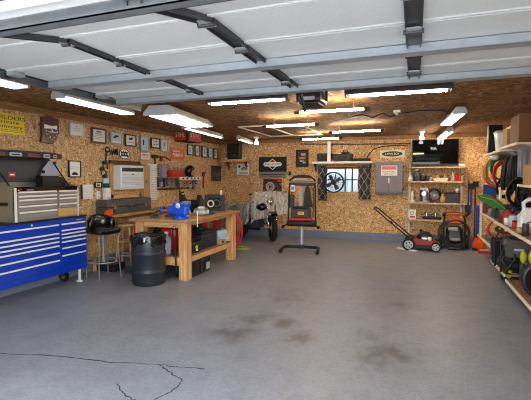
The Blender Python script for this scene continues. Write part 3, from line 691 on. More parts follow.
MB().bb(-hx-.05, -hx-.035, .1, .36, .2, .235, 'black', .005).bb(-hx-.04, -hx, .1, .12, .2, .235, 'black').bb(-hx-.04, -hx, .34, .36, .2, .235, 'black').build('side_handle', ch)

# ------------------------------------------------------------------ counter along the wall, stools
ct = thing('work_counter', 'narrow wooden counter along the wall under the air conditioner', 'counter', (XL+.015, 6.3, 0))
yA, yB_ = 5.22, 9.6
MB().bb(.0, .38, yA-6.3, yB_-6.3, .87, .91, 'benchtop', .005).build('top', ct)
for y in (5.26, 6.6, 8.1, 9.5): MB().bb(.03, .07, y-6.33, y-6.29, .0, .87, 'pine_v').bb(.03, .36, y-6.33, y-6.29, .83, .87, 'pine').build('bracket', ct)
# long case on the counter
c0 = onX(107.5, 205, -4.62); c1 = onX(151.5, 205, -4.62); Lk = c1.y-c0.y
k = thing('long_case', 'long dark speckled hard case lying on the counter below the air conditioner', 'case', (-4.62, (c0.y+c1.y)/2, .91), LROT)
MB().bb(-Lk/2, Lk/2, 0, .24, 0, .11, 'speckle', .012).build('base', k); MB().bb(-Lk/2, Lk/2, 0, .24, .114, .235, 'speckle', .02).build('lid', k)
for x in (-.35, .0, .35): MB().bb(x*Lk-.025, x*Lk+.025, -.012, .0, .085, .135, 'steel', .004).build('latch', k)
MB().tube([(-.08,0,.1),(-.08,-.04,.1),(.08,-.04,.1),(.08,0,.1)], .009, 'black', 6).build('handle', k)
p = onX(110.5, 211, -4.52); o = thing('orange_power_tool', 'small orange cordless tool on the counter in front of the long case', 'power tool', (-4.52, p.y, .91), LROT)
MB().bb(-.08, .06, 0, .07, .0, .05, 'orange', .015).bb(-.05, .07, .0, .07, .045, .09, 'orange', .015).build('body', o); MB().cyl((.07,.035,.06), (.13,.035,.06), .015, 'black').build('nose', o)
# wooden stool
def stool_wood():
    r = thing('wooden_stool', 'bare wooden stool in front of the counter, next to the black barrel', 'stool', (-4.53, 5.66, 0), .3)
    MB().lathe([(.14,.70),(.155,.705),(.16,.72),(.155,.735),(.001,.735)], 'stool_wood').cyl((0,0,.699),(0,0,.70),.14,'stool_wood').build('seat', r)
    for a in range(4):
        t = PI/4+a*PI/2; MB().cyl((.2*math.cos(t), .2*math.sin(t), 0), (.11*math.cos(t), .11*math.sin(t), .7), .017, 'stool_wood', .02, 12).build('leg', r)
    for z, k in ((.22, 1), (.26, -1), (.45, 1), (.48, -1)):
        q = .2-(.09*z/.7)
        for s in (-1, 1):
            a, b = [(q*math.cos(t), q*math.sin(t), z) for t in ((PI/4, 3*PI/4) if k > 0 else (PI/4, -PI/4))]
            if s < 0: a, b = (-a[0], -a[1], z), (-b[0], -b[1], z)
            MB().cyl(a, b, .011, 'stool_wood', n=10).build('rung', r)
    return r
stool_wood()
# black bar stool with chrome legs
r = thing('bar_stool', 'black padded bar stool with low back and chrome legs beside the blue cabinet', 'bar stool', (-4.42, 4.97, 0), 1.25)
MB().box((0, -.03, .72), (.38, .4, .1), 'leather', .045).build('seat', r)
m = MB(); vs = []; nb = 16; prof_ = [(0,.0),(.035,.012),(.045,.05),(.04,.15),(.02,.19),(-.0,.2),(-.025,.18),(-.03,.06),(-.02,.01)]
for i in range(nb+1):
    t = -1.45+2.9*i/nb; e_ = .75+.25*math.cos(t)
    for o_, z_ in prof_: vs.append(((.175+o_)*math.sin(t), (.185+o_)*math.cos(t)-.03, .75+z_*e_))
kk = len(prof_); m.raw(vs, [[i*kk+j, i*kk+(j+1)%kk, (i+1)*kk+(j+1)%kk, (i+1)*kk+j] for i in range(nb) for j in range(kk)]+[list(range(kk)), list(range(nb*kk, nb*kk+kk))], 'leather', smooth=True)
m.build('backrest', r)
for sx in (-1, 1):
    for sy in (-1, 1): MB().tube([(sx*.14, sy*.14-.02, .66), (sx*.165, sy*.165-.02, .25), (sx*.18, sy*.18-.02, .0)], .009, 'grey', 8).build('leg', r)
MB().torus((0,-.02,.26), .235, .011, 'steel', 'Z').build('footrest', r); MB().cyl((0,-.02,.3), (0,-.02,.66), .026, 'steel').build('column', r)
MB().cyl((0,-.02,.24),(0,-.02,.3),.04,'steel').tube([(-.235,-.02,.26),(.235,-.02,.26)], .009, 'steel', 6).build('hub', r)
# dark low box beneath the counter
b = MB().bb(-.2,.2,-.14,.14,.0,.12,'black_plastic',.01).build('storage_bin'); tag(b, 'low black storage bin on the floor under the counter behind the bar stool', 'bin'); b.location = (-4.68, 5.42, 0)

# ------------------------------------------------------------------ air conditioner and neighbours
c, w, h = quadL(113.8, 165, 138, 188.8); c.x = XL
ac = thing('window_air_conditioner', 'white air conditioner set in a wooden frame in the wall', 'air conditioner', tuple(c), LROT)
MB().bb(-w/2, w/2, -.16, 0, -h/2, h/2, 'white_plastic', .02).build('case', ac)
m = MB().bb(-w*.44, w*.46, -.166, -.155, h*.24, h*.4, 'black_plastic', .006)
for i in range(4): m.bb(-w*.43, w*.45, -.17, -.165, h*(.26+i*.035), h*(.27+i*.035), 'dark_grey')
m.build('louvre', ac)
m = MB()
for i in range(11): m.bb(-w*.44, w*.44, -.165, -.16, h*(-.42+i*.052), h*(-.4+i*.052), 'light_blue' if i % 2 else 'light_grey')
m.build('grille', ac); MB().bb(-.015, .015, -.168, -.16, h*.1, h*.15, 'ink').build('badge', ac)
fr = MB(); fr.bb(-w/2-.11, -w/2-.04, -.04, 0, -h/2-.14, h/2+.07, 'pine_v').bb(w/2+.01, w/2+.06, -.04, 0, -h/2-.14, h/2+.07, 'pine_v').bb(-w/2-.11, w/2+.06, -.045, 0, h/2+.02, h/2+.08, 'dark_wood').bb(-w/2-.11, w/2+.06, -.04, 0, -h/2-.15, -h/2-.08, 'pine')
fr.build('wood_surround', ac); MB().bb(-w/2-.04, -w/2, -.02, 0, -h/2, h/2, 'light_blue').build('side_filler', ac)
c, w, h = quadL(139.8, 163.4, 153.2, 199.6); c.x = XL
wc = thing('narrow_wall_cabinet', 'tall narrow tan wooden cabinet with a white ribbed edge', 'cabinet', tuple(c), LROT)
MB().bb(-w/2, w*.0, -.1, 0, -h/2, h/2-.03, 'tan', .004).build('door', wc); MB().bb(-w*.3, -w*.27, -.106, -.1, -.02, .04, 'ink').build('handle', wc)
m = MB().bb(w*.02, w/2, -.11, 0, -h/2, h/2-.03, 'white', .003)
for i in range(14): m.bb(w*.04, w*.48, -.114, -.109, -h*.46+i*h*.064, -h*.46+i*h*.064+.012, 'light_grey')
m.build('ribbed_panel', wc); MB().bb(-w*.25, w/2+.02, -.12, 0, h/2-.03, h/2, 'white', .004).build('cap', wc)
# small things on the wall
r, w, h = board(quadL(81.5,184.6,92,198.6), LROT, 'paper', 'white paper pad hung beside the small black framed picture', 'paper', 'hanging_paper_pad', .02)
m = MB().bb(-w/2-.02, -w/2, -.022, 0, -h/2, h/2, 'dark_grey')
for i in range(7): m.bb(-w*.42, w*.42, -.0215, -.02, h*(-.4+i*.11), h*(-.385+i*.11), 'light_grey')
m.build('ruled_lines', r)
def plate(u, v, label, X=XL, kind='L'):
    p = onX(u, v, X) if kind == 'L' else onY(u, v, YB)
    r = thing('outlet_plate', label, 'outlet', tuple(p), LROT if kind == 'L' else 0, 'white wall plates')
    MB().bb(-.04, .04, -.012, 0, -.062, .062, 'white_plastic', .004).build('plate', r)
    for z in (-.027, .027): MB().bb(-.016, .016, -.016, -.011, z-.014, z+.014, 'light_grey', .003).build('socket', r)
    return r
plate(98, 195, 'white wall outlet between the paper pad and the white dispenser')
plate(156.8, 193, 'white wall outlet under the tool shelf, nearest the ribbed cabinet')
r, w, h = board(quadL(102.2,188,107.3,203), LROT, 'white_plastic', 'tall white dispenser next to the wall outlet', 'dispenser', 'wall_dispenser', .08, .01)
MB().bb(-w*.3, w*.3, -.084, -.08, -h*.3, -h*.1, 'light_grey').build('window', r)
r, w, h = board(quadL(102.6,178.4,107.6,183.2), LROT, 'light_blue', 'blue and white packet hung above the white dispenser', 'packet', 'packet', .03)
MB().bb(-w/2, w/2, -.04, -.0, -h*1.4, -h*.55, 'dark_green', .01).build('base', r)
for k, (u0, v0, lb) in enumerate(((102.4, 162.5, 'topmost green hanging gadget'), (100.3, 168.8, 'middle green hanging gadget, the largest'), (103.4, 176, 'lowest green hanging gadget above the blue packet'))):
    p = onX(u0, v0, XL); g = thing('green_gadget', lb+' on the wood wall', 'hanging tool', tuple(p), LROT, 'green hanging gadgets')
    MB().lathe([(.001,-.04),(.03,-.035),(.034,0),(.02,.03),(.001,.035)], 'dark_green', (0,-.03,0), 12, 'Y').build('reel', g); MB().tube([(0,-.01,-.03),(.03,-.01,-.12),(.09,-.01,-.2)], .008, 'dark_green', 6).build('strap', g)
# sledge hammer and hatchet
c, w, h = quadL(152, 153.8, 157.2, 172.5); c.x = XL
r = thing('sledge_hammer', 'black long-handled hammer hanging head up by the tall silver frame', 'hammer', tuple(c), LROT)
MB().cyl((0,-.03,-h/2),(0,-.03,h/2-.05),.016,'black').build('handle', r); MB().cyl((-w*.5,-.03,h/2-.05),(w*.5,-.03,h/2-.05),.035,'black_plastic').build('head', r)
c, w, h = quadL(159, 154.8, 169.6, 162); c.x = XL
r = thing('hanging_hatchet', 'red-brown hatchet hung sideways below the orange square sign', 'hatchet', tuple(c), LROT)
MB().prism([(-w*.5,h*.35),(-w*.28,h*.4),(-w*.22,0),(-w*.3,-h*.5),(-w*.5,-h*.5),(-w*.42,-.0)], -.05, -.02, 'brown_red').build('head', r); MB().tube([(-w*.25,-.035,.02),(.0,-.035,.03),(w*.3,-.035,-.0),(w*.5,-.035,-.03)], .016, 'brown_red', 8).build('handle', r)
c, w, h = quadL(201.5, 172, 204.8, 188); c.x = XL
r = thing('hanging_pipe_wrench', 'red pipe wrench hanging vertically at the end of the tool shelf', 'wrench', tuple(c), LROT)
MB().box((0,-.03,-h*.1),(.05,.03,h*.8),'orange_red',.008,(0,.12,0)).build('handle', r); MB().prism([(-.04,h*.25),(.05,h*.3),(.09,h*.5),(-.0,h*.52),(-.05,h*.42)], -.05, -.01, 'brown_red').build('jaw', r)

# tool shelf on the wall
sa, sb = onX(161.5, 177, -4.7), onX(201, 179, -4.7); Ls = sb.y-sa.y
ts = thing('tool_shelf', 'wall tool shelf with a hanging rail of small tools, past the ribbed cabinet', 'shelf', (XL, (sa.y+sb.y)/2, 1.51), LROT)
MB().bb(-Ls/2, Ls/2, -.2, 0, -.012, .01, 'grey', .003).build('board', ts)
for s in (-.46, 0, .46): MB().prism([(0,-.012),(-.18,-.012),(0,-.2)], s*Ls-.008, s*Ls+.008, 'grey', 'YZ').build('bracket', ts)
MB().bb(-.12*Ls, Ls/2, -.215, -.2, -.055, .012, 'paper', .002).bb(-.12*Ls, -.09*Ls, -.2165, -.2, -.055, .012, 'yellow').build('label_strip', ts)
m = MB(); random.seed(5)
for x in (.0, .1, .22, .3, .4): m.bb(Ls*x-.04, Ls*x+.03, -.217, -.215, -.04, -.005, 'ink')
m.build('printed_marks', ts)
MB().bb(-Ls/2, Ls/2, -.03, 0, -.26, -.22, 'dark_grey', .003).build('tool_rail', ts)
zsh = 1.521
def on_shelf(u): return onX(u, 175, -4.78).y
y = on_shelf(165.3); r = thing('storage_carton', 'pale lavender box standing upright on the tool shelf', 'box', (-4.8, y, zsh), LROT); MB().bb(-.08,.08,0,.08,0,.24,'purple',.004).build('carton', r); MB().bb(-.08,.08,-.002,.08,.24,.255,'orange_red',.002).build('lid', r)
y = on_shelf(177); r = thing('orange_toolbox', 'orange toolbox on the tool shelf beneath the orange sign', 'toolbox', (-4.8, y, zsh), LROT)
MB().bb(-.24,.24,-.05,.08,0,.12,'orange_red',.012).build('body', r); MB().bb(-.2,.2,-.03,.06,.12,.14,'orange_red',.008).build('lid', r)
MB().tube([(-.08,.01,.14),(-.08,.01,.19),(.08,.01,.19),(.08,.01,.14)], .01, 'grey', 6).build('handle', r)
for k, x in enumerate((-.17, .14)):
    q = MB().lathe([(.025,0),(.028,.06),(.012,.09),(.012,.12),(.001,.12)], 'light_grey', n=12).build('spray_can'); tag(q, ('pale small bottle on the near end' if k == 0 else 'pale small bottle on the far end')+' of the orange toolbox lid', 'bottle', 'bottles on the orange toolbox'); q.location = (-4.83, y+x*1.0, zsh+.14)
y = on_shelf(190); r = thing('safety_helmet', 'round black helmet with a pale face shield on the tool shelf', 'helmet', (-4.78, y, zsh), LROT)
MB().ball((0,.0,.13), .15, 'black_gloss', (1,.75,.9)).build('shell', r); MB().ball((.01,-.035,.11), .115, 'tan', (1,.8,.85)).build('face_shield', r); MB().torus((0,-.03,.12),.13,.012,'black','Y').build('rim', r)
# bits under the tool shelf
for k, (u, v, hgt, wd, mm, lb) in enumerate(((157.2,182,.2,.09,'dark_grey','dark grey pouch hung between the ribbed cabinet and the tool rail'),(161.4,183,.1,.05,'light_grey','pale grey tool at the near end of the tool rail'),(164.2,181,.26,.03,'black','thin black tool hung on the tool rail'),(167,181.5,.18,.05,'blue','blue bottle-shaped tool hung on the tool rail'),(172.5,184,.12,.07,'mat_grey','grey clamp hung on the tool rail under the orange toolbox'),(178,184.5,.13,.09,'dark_grey','dark clamp hung on the tool rail below the white label strip'),(184.5,185.5,.11,.05,'tan','tan tool hung on the tool rail below the white label strip'),(190.5,185.5,.13,.07,'light_grey','pale round-ended tool hung on the tool rail near the helmet'),(196,186,.17,.14,'purple','lavender cloth hung at the far end of the tool rail'),(180,194,.26,.025,'dark_grey','long thin dark tool hung below the tool rail'))):
    p = onX(u, v, -4.82); r = thing('hanging_tool', lb, 'tool', (-4.82, p.y, p.z), LROT, 'tools on the rail')
    MB().bb(-wd/2, wd/2, -.02, .02, -hgt/2, hgt*.25, mm, .008).build('body', r); MB().cyl((0,0,hgt*.25),(0,0,hgt/2),min(wd*.3,.02),'dark_grey',n=10).build('neck', r)
# ------------------------------------------------------------------ workbench
bx0, bx1, by0, by1 = -4.0, -3.1, 5.2, 6.95
wb = thing('workbench', 'heavy pine workbench with thick legs and lower shelf in the middle of the shop', 'workbench', ((bx0+bx1)/2, (by0+by1)/2, 0))
hx_, hy_ = (bx1-bx0)/2, (by1-by0)/2
m = MB()
for i in range(6): w_ = (2*hx_+.12)/6; m.bb(-hx_-.06+i*w_, -hx_-.06+(i+1)*w_-.003, -hy_-.06, hy_+.08, .855, .895, 'benchtop', .004)
m.build('top', wb)
for sx in (-1, 1):
    for sy in (-1, 1): MB().bb(sx*hx_-(.14 if sx > 0 else 0), sx*hx_+(0 if sx > 0 else .14), sy*hy_-(.14 if sy > 0 else 0), sy*hy_+(0 if sy > 0 else .14), 0, .855, 'pine_v', .008).build('leg', wb)
m = MB(); m.bb(hx_-.06, hx_-.02, -hy_+.14, hy_-.14, .25, .33, 'pine_y', .004).bb(-hx_+.02, -hx_+.06, -hy_+.14, hy_-.14, .25, .33, 'pine_y', .004).bb(-hx_+.14, hx_-.14, -hy_+.02, -hy_+.06, .21, .33, 'pine', .004)
m.build('rail', wb)
m = MB()
for i in range(7): a = -hy_+.02+i*(2*hy_-.04)/7; m.bb(-hx_+.03, hx_-.03, a, a+.235, .33, .35, 'plywood_brown', .002)
m.build('lower_shelf', wb)
MB().bb(-hx_+.14, hx_-.14, -hy_+.03, -hy_+.07, .77, .855, 'pine').bb(hx_-.06, hx_-.02, -hy_+.14, hy_-.14, .8, .855, 'pine_y').build('apron', wb)
BT = .895
# rod hanging on the leg
rr = MB(); rr.cyl((0,0,0),(.03,-.01,-.62),.012,'black',n=10).ball((0,0,.02),.022,'chrome').box((.005,-.0,-.06),(.03,.02,.08),'steel'); o = rr.build('breaker_bar'); tag(o, 'dark breaker bar with chrome head hung on the near bench leg', 'tool'); p = onY(174.2, 228.5, by0-.02); o.location = tuple(p)
# vise
def place(u, v, z): return onZ(u, v, z)
p = onZ(184, 220, BT); vx = thing('bench_vise', 'bright blue bench vise bolted on the near corner of the bench', 'vise', (-3.28, 5.33, BT), .0)
MB().lathe([(.12,0),(.12,.025),(.08,.035),(.07,.06),(.001,.06)], 'blue_vise', n=20).build('base', vx)
MB().box((.03,.0,.13),(.2,.13,.14),'blue_vise',.025).box((.09,0,.215),(.11,.15,.05),'blue_vise',.012).box((.1,0,.25),(.07,.16,.035),'steel',.004).build('rear_jaw', vx)
MB().box((-.12,.0,.13),(.16,.11,.11),'blue_vise',.02).box((-.06,0,.2),(.07,.15,.09),'blue_vise',.015).build('front_jaw', vx)
MB().cyl((-.2,0,.12),(-.33,0,.12),.022,'steel').cyl((-.32,0,.12),(-.34,0,.12),.04,'blue_vise').build('screw', vx)
MB().cyl((-.35,-.09,.1),(-.35,.1,.15),.011,'black',n=8).ball((-.35,-.09,.1),.018,'black').ball((-.35,.1,.15),.018,'black').build('screw_handle', vx)
MB().ball((.0,-.068,.2),.04,'steel_light',(1,.3,1)).build('swivel_cap', vx)
rod = MB().cyl((0,0,-.1),(0,0,.13),.007,'white_plastic',n=10).ball((0,0,.13),.009,'white_plastic'); o = rod.build('white_rod'); tag(o, 'upright white rod clipped to the bench edge next to the blue vise', 'rod'); o.location = (bx1+.077, 5.38, BT-.02)  # rod stands upright beside the bench edge, it does not hang
p = onZ(202, 215, BT); r = thing('small_engine', 'bright silver engine part on the bench beyond the blue vise', 'engine part', (-3.25, 5.92, BT), .3)
MB().box((0,0,.06),(.17,.13,.08),'steel_light',.02).box((.0,0,.12),(.11,.1,.05),'white',.015).cyl((-.12,0,.06),(.12,0,.06),.035,'steel_light').build('casting', r)
m = MB()
for i in range(5): m.box((0,0,.045+i*.018),(.2,.15,.006),'steel',.002)
m.build('cooling_fins', r)
for k,(x,y,sx,sy,sz,mm,nm,lb,cat) in enumerate(((-3.55,5.55,.22,.12,.05,'dark_grey','dark_tray','low dark tray on the bench behind the blue vise','tray'),(-3.2,6.15,.1,.16,.05,'dark_steel','dark_bracket','dark metal bracket on the bench past the silver engine part','bracket'),(-3.3,6.45,.16,.2,.03,'grey','grey_plate','flat grey plate at the far end of the bench','plate'),(-3.75,5.35,.12,.2,.06,'black','black_clamp','black clamp on the bench corner above the barrel','clamp'),(-3.6,6.0,.16,.1,.1,'light_blue','blue_tub','pale blue tub on the bench between vise and grinder','tub'))):
    r = thing(nm, lb, cat, (x, y, BT), .2*k); MB().bb(-sx/2,sx/2,-sy/2,sy/2,0,sz*.7,mm,.008).build('base', r); MB().box((0,0,sz*.8),(sx*.6,sy*.5,sz*.4),mm,.008).build('top', r)
# bench grinder
r = thing('bench_grinder', 'black bench grinder with two wheel guards on the far part of the bench', 'grinder', (-3.72, 6.42, BT), .1)
MB().bb(-.09,.09,-.08,.08,0,.06,'black',.01).cyl((-.1,0,.15),(.1,0,.15),.075,'black_plastic').bb(-.04,.04,-.05,.05,.06,.12,'black').build('motor', r)
for s in (-1,1):
    MB().cyl((s*.13,0,.16),(s*.19,0,.16),.105,'black',n=24).bb(s*.16-.035,s*.16+.035,-.05,.03,.22,.31,'black_plastic',.01).build('wheel_guard', r)
    MB().cyl((s*.191,0,.16),(s*.196,0,.16),.08,'dark_grey',n=24).build('grinding_wheel', r)
MB().tube([(-.16,-.05,.3),(-.18,-.09,.34),(-.1,-.1,.36)], .012, 'black', 6).build('eye_shield_arm', r)
# speaker box
p0 = onX(207, 200, -3.5); r = thing('boxed_radio', 'square grey radio box with a round white-ringed dial on the bench', 'radio', (-3.45, 6.72, BT), .12)
MB().bb(-.17,.17,-.0,.2,0,.3,'dark_grey',.015).build('case', r); MB().bb(-.09,.14,-.006,.0,.06,.25,'black',.004).build('front_panel', r)
MB().torus((-.04,-.012,.14),.055,.014,'paper').torus((.07,-.012,.15),.06,.008,'grey').build('dial', r)
MB().cyl((.12,.1,.3),(.12,.1,.38),.02,'white_plastic',n=12).ball((.12,.1,.39),.022,'orange_red').build('knob', r)
# lower shelf
SZ = .353
r = thing('navy_toolbox', 'dark navy cooler-like toolbox with black lid on the bench lower shelf', 'toolbox', (-3.4, 6.12, SZ), PI/2)
MB().bb(-.26,.26,-.2,.2,0,.23,'navy',.02).build('body', r); MB().bb(-.265,.265,-.205,.205,.232,.28,'black_plastic',.015).prism([(-.14,.28),(.14,.28),(.1,.34),(-.1,.34)],-.06,.06,'black_plastic').build('lid', r)
MB().tube([(-.1,0,.3),(-.09,0,.37),(.09,0,.37),(.1,0,.3)], .012, 'black', 6).build('handle', r)
r = thing('tool_bag', 'black tool bag with a yellow mark in front of the navy toolbox', 'bag', (-3.24, 5.56, SZ), PI/2-.0)
MB().bb(-.2,.2,-.1,.12,-.0,.17,'black_plastic',.03).build('body', r); MB().tube([(-.1,-.08,.15),(-.08,-.1,.22),(.08,-.1,.22),(.1,-.08,.15)], .01, 'black', 6).build('handle', r)
MB().prism([(-.05,.11),(-.02,.1),(0,.12),(.03,.1),(.05,.12),(.02,.06),(-.03,.06)],-.104,-.1,'yellow').bb(-.02,.04,-.103,-.1,.03,.055,'paper').build('emblem', r)
for k,(x,y,sx,sy,z,h_,lb) in enumerate(((-3.28,6.62,.2,.3,.09,.14,'pale blue plastic-wrapped bundle lying on top of its twin'),(-3.27,6.64,.22,.32,.0,.09,'pale blue plastic-wrapped bundle underneath, on the bench lower shelf'))):
    q = MB().box((0,0,h_/2),(sx,sy,h_),'light_blue',.035).box((.02,-.02,h_*.8),(sx*.7,sy*.6,h_*.4),'light_blue',.03).build('wrapped_bundle'); tag(q, lb, 'bundle', 'blue wrapped bundles'); q.location = (x,y,SZ+z)
q = MB().box((0,0,.04),(.08,.2,.075),'tan',.005).box((.041,-.03,.04),(.004,.08,.04),'ink').build('small_crate'); tag(q, 'small tan wooden box at the shelf edge between navy toolbox and blue bundles', 'box'); q.location = (-3.16, 6.46, SZ)
for k, (x, y, lb) in enumerate(((-3.25, 5.5, 'black crate on the floor under the bench, behind the near leg'), (-3.25, 5.84, 'black crate with a white label on the floor under the bench'))):
    r = thing('floor_crate', lb, 'crate', (x, y, 0), PI/2, 'black crates under the bench')
    MB().bb(-.15,.15,-.12,.15,0,.24,'black_plastic',.01).build('body', r); m = MB()
    for i in range(4): m.bb(-.13+i*.07,-.09+i*.07,-.126,-.12,.05,.2,'black')
    m.build('ribs', r); MB().bb(-.155,.155,-.125,.155,.235,.26,'black',.006).build('rim', r)
    if k: MB().bb(-.0,.11,-.13,-.126,.04,.15,'light_grey').build('label_sticker', r)
r = thing('white_jug', 'white plastic jug on the lower shelf between barrel and near bench leg', 'jug', (-3.54, 5.34, .33))
MB().lathe([(.07,.02),(.075,.03),(.078,.24),(.05,.29),(.028,.3),(.028,.33)], 'lavender_grey', n=20).build('body', r); MB().lathe([(.034,.325),(.034,.36),(.001,.362)], 'white_plastic', n=14).build('cap', r); MB().bb(-.05,.05,-.081,-.074,.08,.2,'paper').build('label_sticker', r)
# red chest behind the bench
r = thing('red_tool_chest', 'red rolling tool chest behind the bench, against the counter', 'tool chest', (-4.15, 7.2, 0), LROT)
r.location.x = -4.08
MB().bb(-.5,.5,0,.42,.1,.93,'red_chest',.01).build('body', r)
for i in range(4): d = MB().bb(-.47,.47,-.015,.005,.14+i*.19,.31+i*.19,'red_chest',.006).build('drawer', r); MB().bb(-.4,.4,-.03,-.014,.28+i*.19,.295+i*.19,'dark_steel').build('drawer_handle', d)
for s in (-1,1): MB().cyl((s*.42,.1,.05),(s*.46,.1,.05),.05,'rubber').cyl((s*.42,.34,.05),(s*.46,.34,.05),.05,'rubber').build('caster', r)
r = thing('red_fuel_can', 'tall red fuel can under the bench, behind the black tool bag', 'fuel can', (-3.6, 5.95, SZ)); r.location = (-3.62, 5.62, SZ)
MB().box((0,0,.19),(.2,.3,.38),'red',.03).build('body', r); MB().tube([(0,-.1,.38),(0,-.08,.44),(0,.08,.44),(0,.1,.38)],.016,'red',8).build('handle', r); MB().cyl((0,-.12,.37),(0,-.16,.45),.02,'black').build('spout', r)
r = thing('dark_shop_vacuum', 'dark round shop vacuum on the floor behind the barrel under the bench', 'vacuum', (-4.25, 6.35, 0))
MB().lathe([(.16,.06),(.18,.08),(.17,.4),(.14,.44),(.16,.48),(.1,.58),(.001,.6)], 'black_plastic').build('tank', r); MB().tube([(.1,-.1,.4),(.2,-.2,.5),(.2,-.25,.7),(.05,-.2,.75),(-.1,-.2,.5)],.025,'hose_dark').build('hose', r)
for a in range(4): MB().ball((.14*math.cos(a*PI/2+.7),.14*math.sin(a*PI/2+.7),.035),.034,'grey').build('caster', r)
r = thing('red_jack_handle', 'thin red rod and dark jack standing behind the barrel', 'jack', (-4.2, 5.4, 0)); MB().cyl((0,0,.1),(.02,.05,.8),.014,'red').build('rod', r); MB().bb(-.08,.08,-.12,.12,0,.1,'dark_steel',.01).build('base', r)
# ------------------------------------------------------------------ barrel
p = onZ(149.5, 280.5); br = thing('plastic_barrel', 'black plastic barrel lined with a bin bag in front of the bench', 'barrel', (-3.56, 4.92, 0))
R_ = .237
prof = [(.02,.0),(.205,0),(.222,.012),(.232,.05)]
for z in (.2, .46): prof += [(R_,z-.03),(R_+.008,z-.02),(R_+.008,z+.0),(R_-.004,z+.012),(R_-.001,z+.03)]
prof += [(R_,.6),(.228,.64),(.222,.655),(.235,.66),(.235,.685),(.2,.685),(.2,.6)]
MB().lathe(prof, 'barrel_plastic', n=40).build('body', br)
m = MB(); n = 48; rows = [(.2,.5),(.214,.68),(.238,.705),(.246,.69),(.247,.64),(.245,.585)]
vs = []
for j,(rr_,z) in enumerate(rows):
    for i in range(n):
        t = 2*PI*i/n; k = .02*math.sin(t*7+j*1.7)*(j/5)+.014*math.sin(t*17+j*2.6)+.01*math.sin(t*29+j*4); vs.append(((rr_+k*.6+.002*(j>2))*math.cos(t), (rr_+k*.6)*math.sin(t), z+(.03*math.sin(t*5+1)+.02*math.sin(t*11))*(1 if j == 5 else .35)))
m.raw(vs, [[j*n+i, j*n+(i+1)%n, (j+1)*n+(i+1)%n, (j+1)*n+i] for j in range(5) for i in range(n)], 'bag_plastic', smooth=True).build('bin_liner', br)
MB().box((.1,-.226,.655),(.022,.01,.06),'white',.002,(.2,.1,.4)).build('tie_string', br)
# ------------------------------------------------------------------ hoses at the far end of the bench
p = onZ(236, 247); r = thing('hanging_hose_coil', 'large coil of red air hose hanging at the far end of the bench', 'hose', (-3.42, 7.16, .5))
random.seed(2)
for k in range(6):
    MB().torus((.0+.03*k-.06, .0+.012*k, .0+.02*math.sin(k*2)), .26+.012*k, .014, 'red_rubber', 'Y', 36, 6, .75, 1.12).build('hose_loop', r)
m = MB(); pts = []
for i in range(60): t = i/60*6*PI; pts.append((.2*math.cos(t)*(1+.15*math.sin(t*.37)), .15*math.sin(t)*(1+.1*math.cos(t*.5)), .014+.014*(i//20)))
o = m.tube(pts, .012, 'hose_yellow', 6).build('floor_hose'); tag(o, 'yellow-green hose looped on the floor beyond the far bench leg', 'hose'); o.location = tuple(onZ(240, 249.5)); o.location.z = 0
# ------------------------------------------------------------------ covered motorcycle
fw = Vector((-3.13, 9.15, 0)); rw = Vector((-4.15, 9.5, 0)); hd = (fw-rw).normalized(); ang = math.atan2(hd.y, hd.x); WB = (fw-rw).length
mo = thing('motorcycle', 'motorcycle parked in the back corner under a clear plastic cover', 'motorcycle', tuple(rw), ang)
def wheel(par, x, R, w, name, steer=0, disc=True):
    m = MB(); M = Matrix.Translation((x, 0, R)) @ Matrix.Rotation(steer, 4, 'Z')
    def rawring(R, r, mm, k=10, n=36, sq=1):
        vs = []; fs = []
        for i in range(n):
            t = 2*PI*i/n
            for j in range(k): a = 2*PI*j/k; vs.append(((R+r*math.cos(a))*math.cos(t), r*sq*math.sin(a), (R+r*math.cos(a))*math.sin(t)))
        for i in range(n):
            for j in range(k): fs.append([i*k+j, i*k+(j+1)%k, ((i+1)%n)*k+(j+1)%k, ((i+1)%n)*k+j])
        m.raw(vs, fs, mm, M, True)
    rawring(R-w*.55, w*.55, 'rubber')
    t_ = m.build(name, par)
    m = MB(); rawring(R-w*1.15, .012, 'chrome', 6); 
    for i in range(10):
        t = 2*PI*i/10; a, b = M @ Vector((.03*math.cos(t), .03*(-1)**i, .03*math.sin(t))), M @ Vector(((R-w*1.15)*math.cos(t), 0, (R-w*1.15)*math.sin(t))); m.cyl(a, b, .006, 'steel', n=6)
    m.cyl(M @ Vector((0,-.07,0)), M @ Vector((0,.07,0)), .035, 'steel'); m.build('rim', t_)
    return M
ST = -.72
M = wheel(mo, WB, .325, .115, 'front_wheel', ST); wheel(mo, 0, .31, .14, 'rear_wheel')
R3 = Matrix.Rotation(ST, 3, 'Z')
hp = Vector((WB-.34, 0, 1.0))
def sv(x, y, z): return Vector((WB, 0, 0)) + R3 @ Vector((x, y, z))
for s in (-1, 1): MB().cyl(sv(0, s*.1, .325), sv(-.3, s*.1, 1.02), .024, 'chrome').build('fork_leg', mo)
m = MB(); fv = [sv(.0+.385*math.sin(t), y, .33+.385*math.cos(t)) for t in [(-1.0+1.7*i/12) for i in range(13)] for y in (-.07, 0, .07)]
m.raw(fv, [[i*3+j, i*3+j+1, (i+1)*3+j+1, (i+1)*3+j] for i in range(12) for j in range(2)], 'black_gloss', smooth=True).build('front_fender', mo)
MB().tube([sv(-.5,-.42,1.1), sv(-.4,-.3,1.13), sv(-.32,-.12,1.08), sv(-.3,0,1.06), sv(-.32,.12,1.08), sv(-.4,.3,1.13), sv(-.5,.42,1.1)], .014, 'chrome').build('handlebar', mo)
for s in (-1,1): MB().cyl(sv(-.45,s*.36,1.115), sv(-.55,s*.48,1.09), .02, 'rubber').build('grip', mo)
MB().lathe([(.001,-.1),(.06,-.08),(.09,0),(.095,.02),(.001,.03)], 'chrome', tuple(sv(-.18,0,.93)), 18, 'X').build('headlamp', mo)
MB().ball((WB*.58,0,.8),.16,'black_gloss',(1.6,.85,.8)).build('fuel_tank', mo)
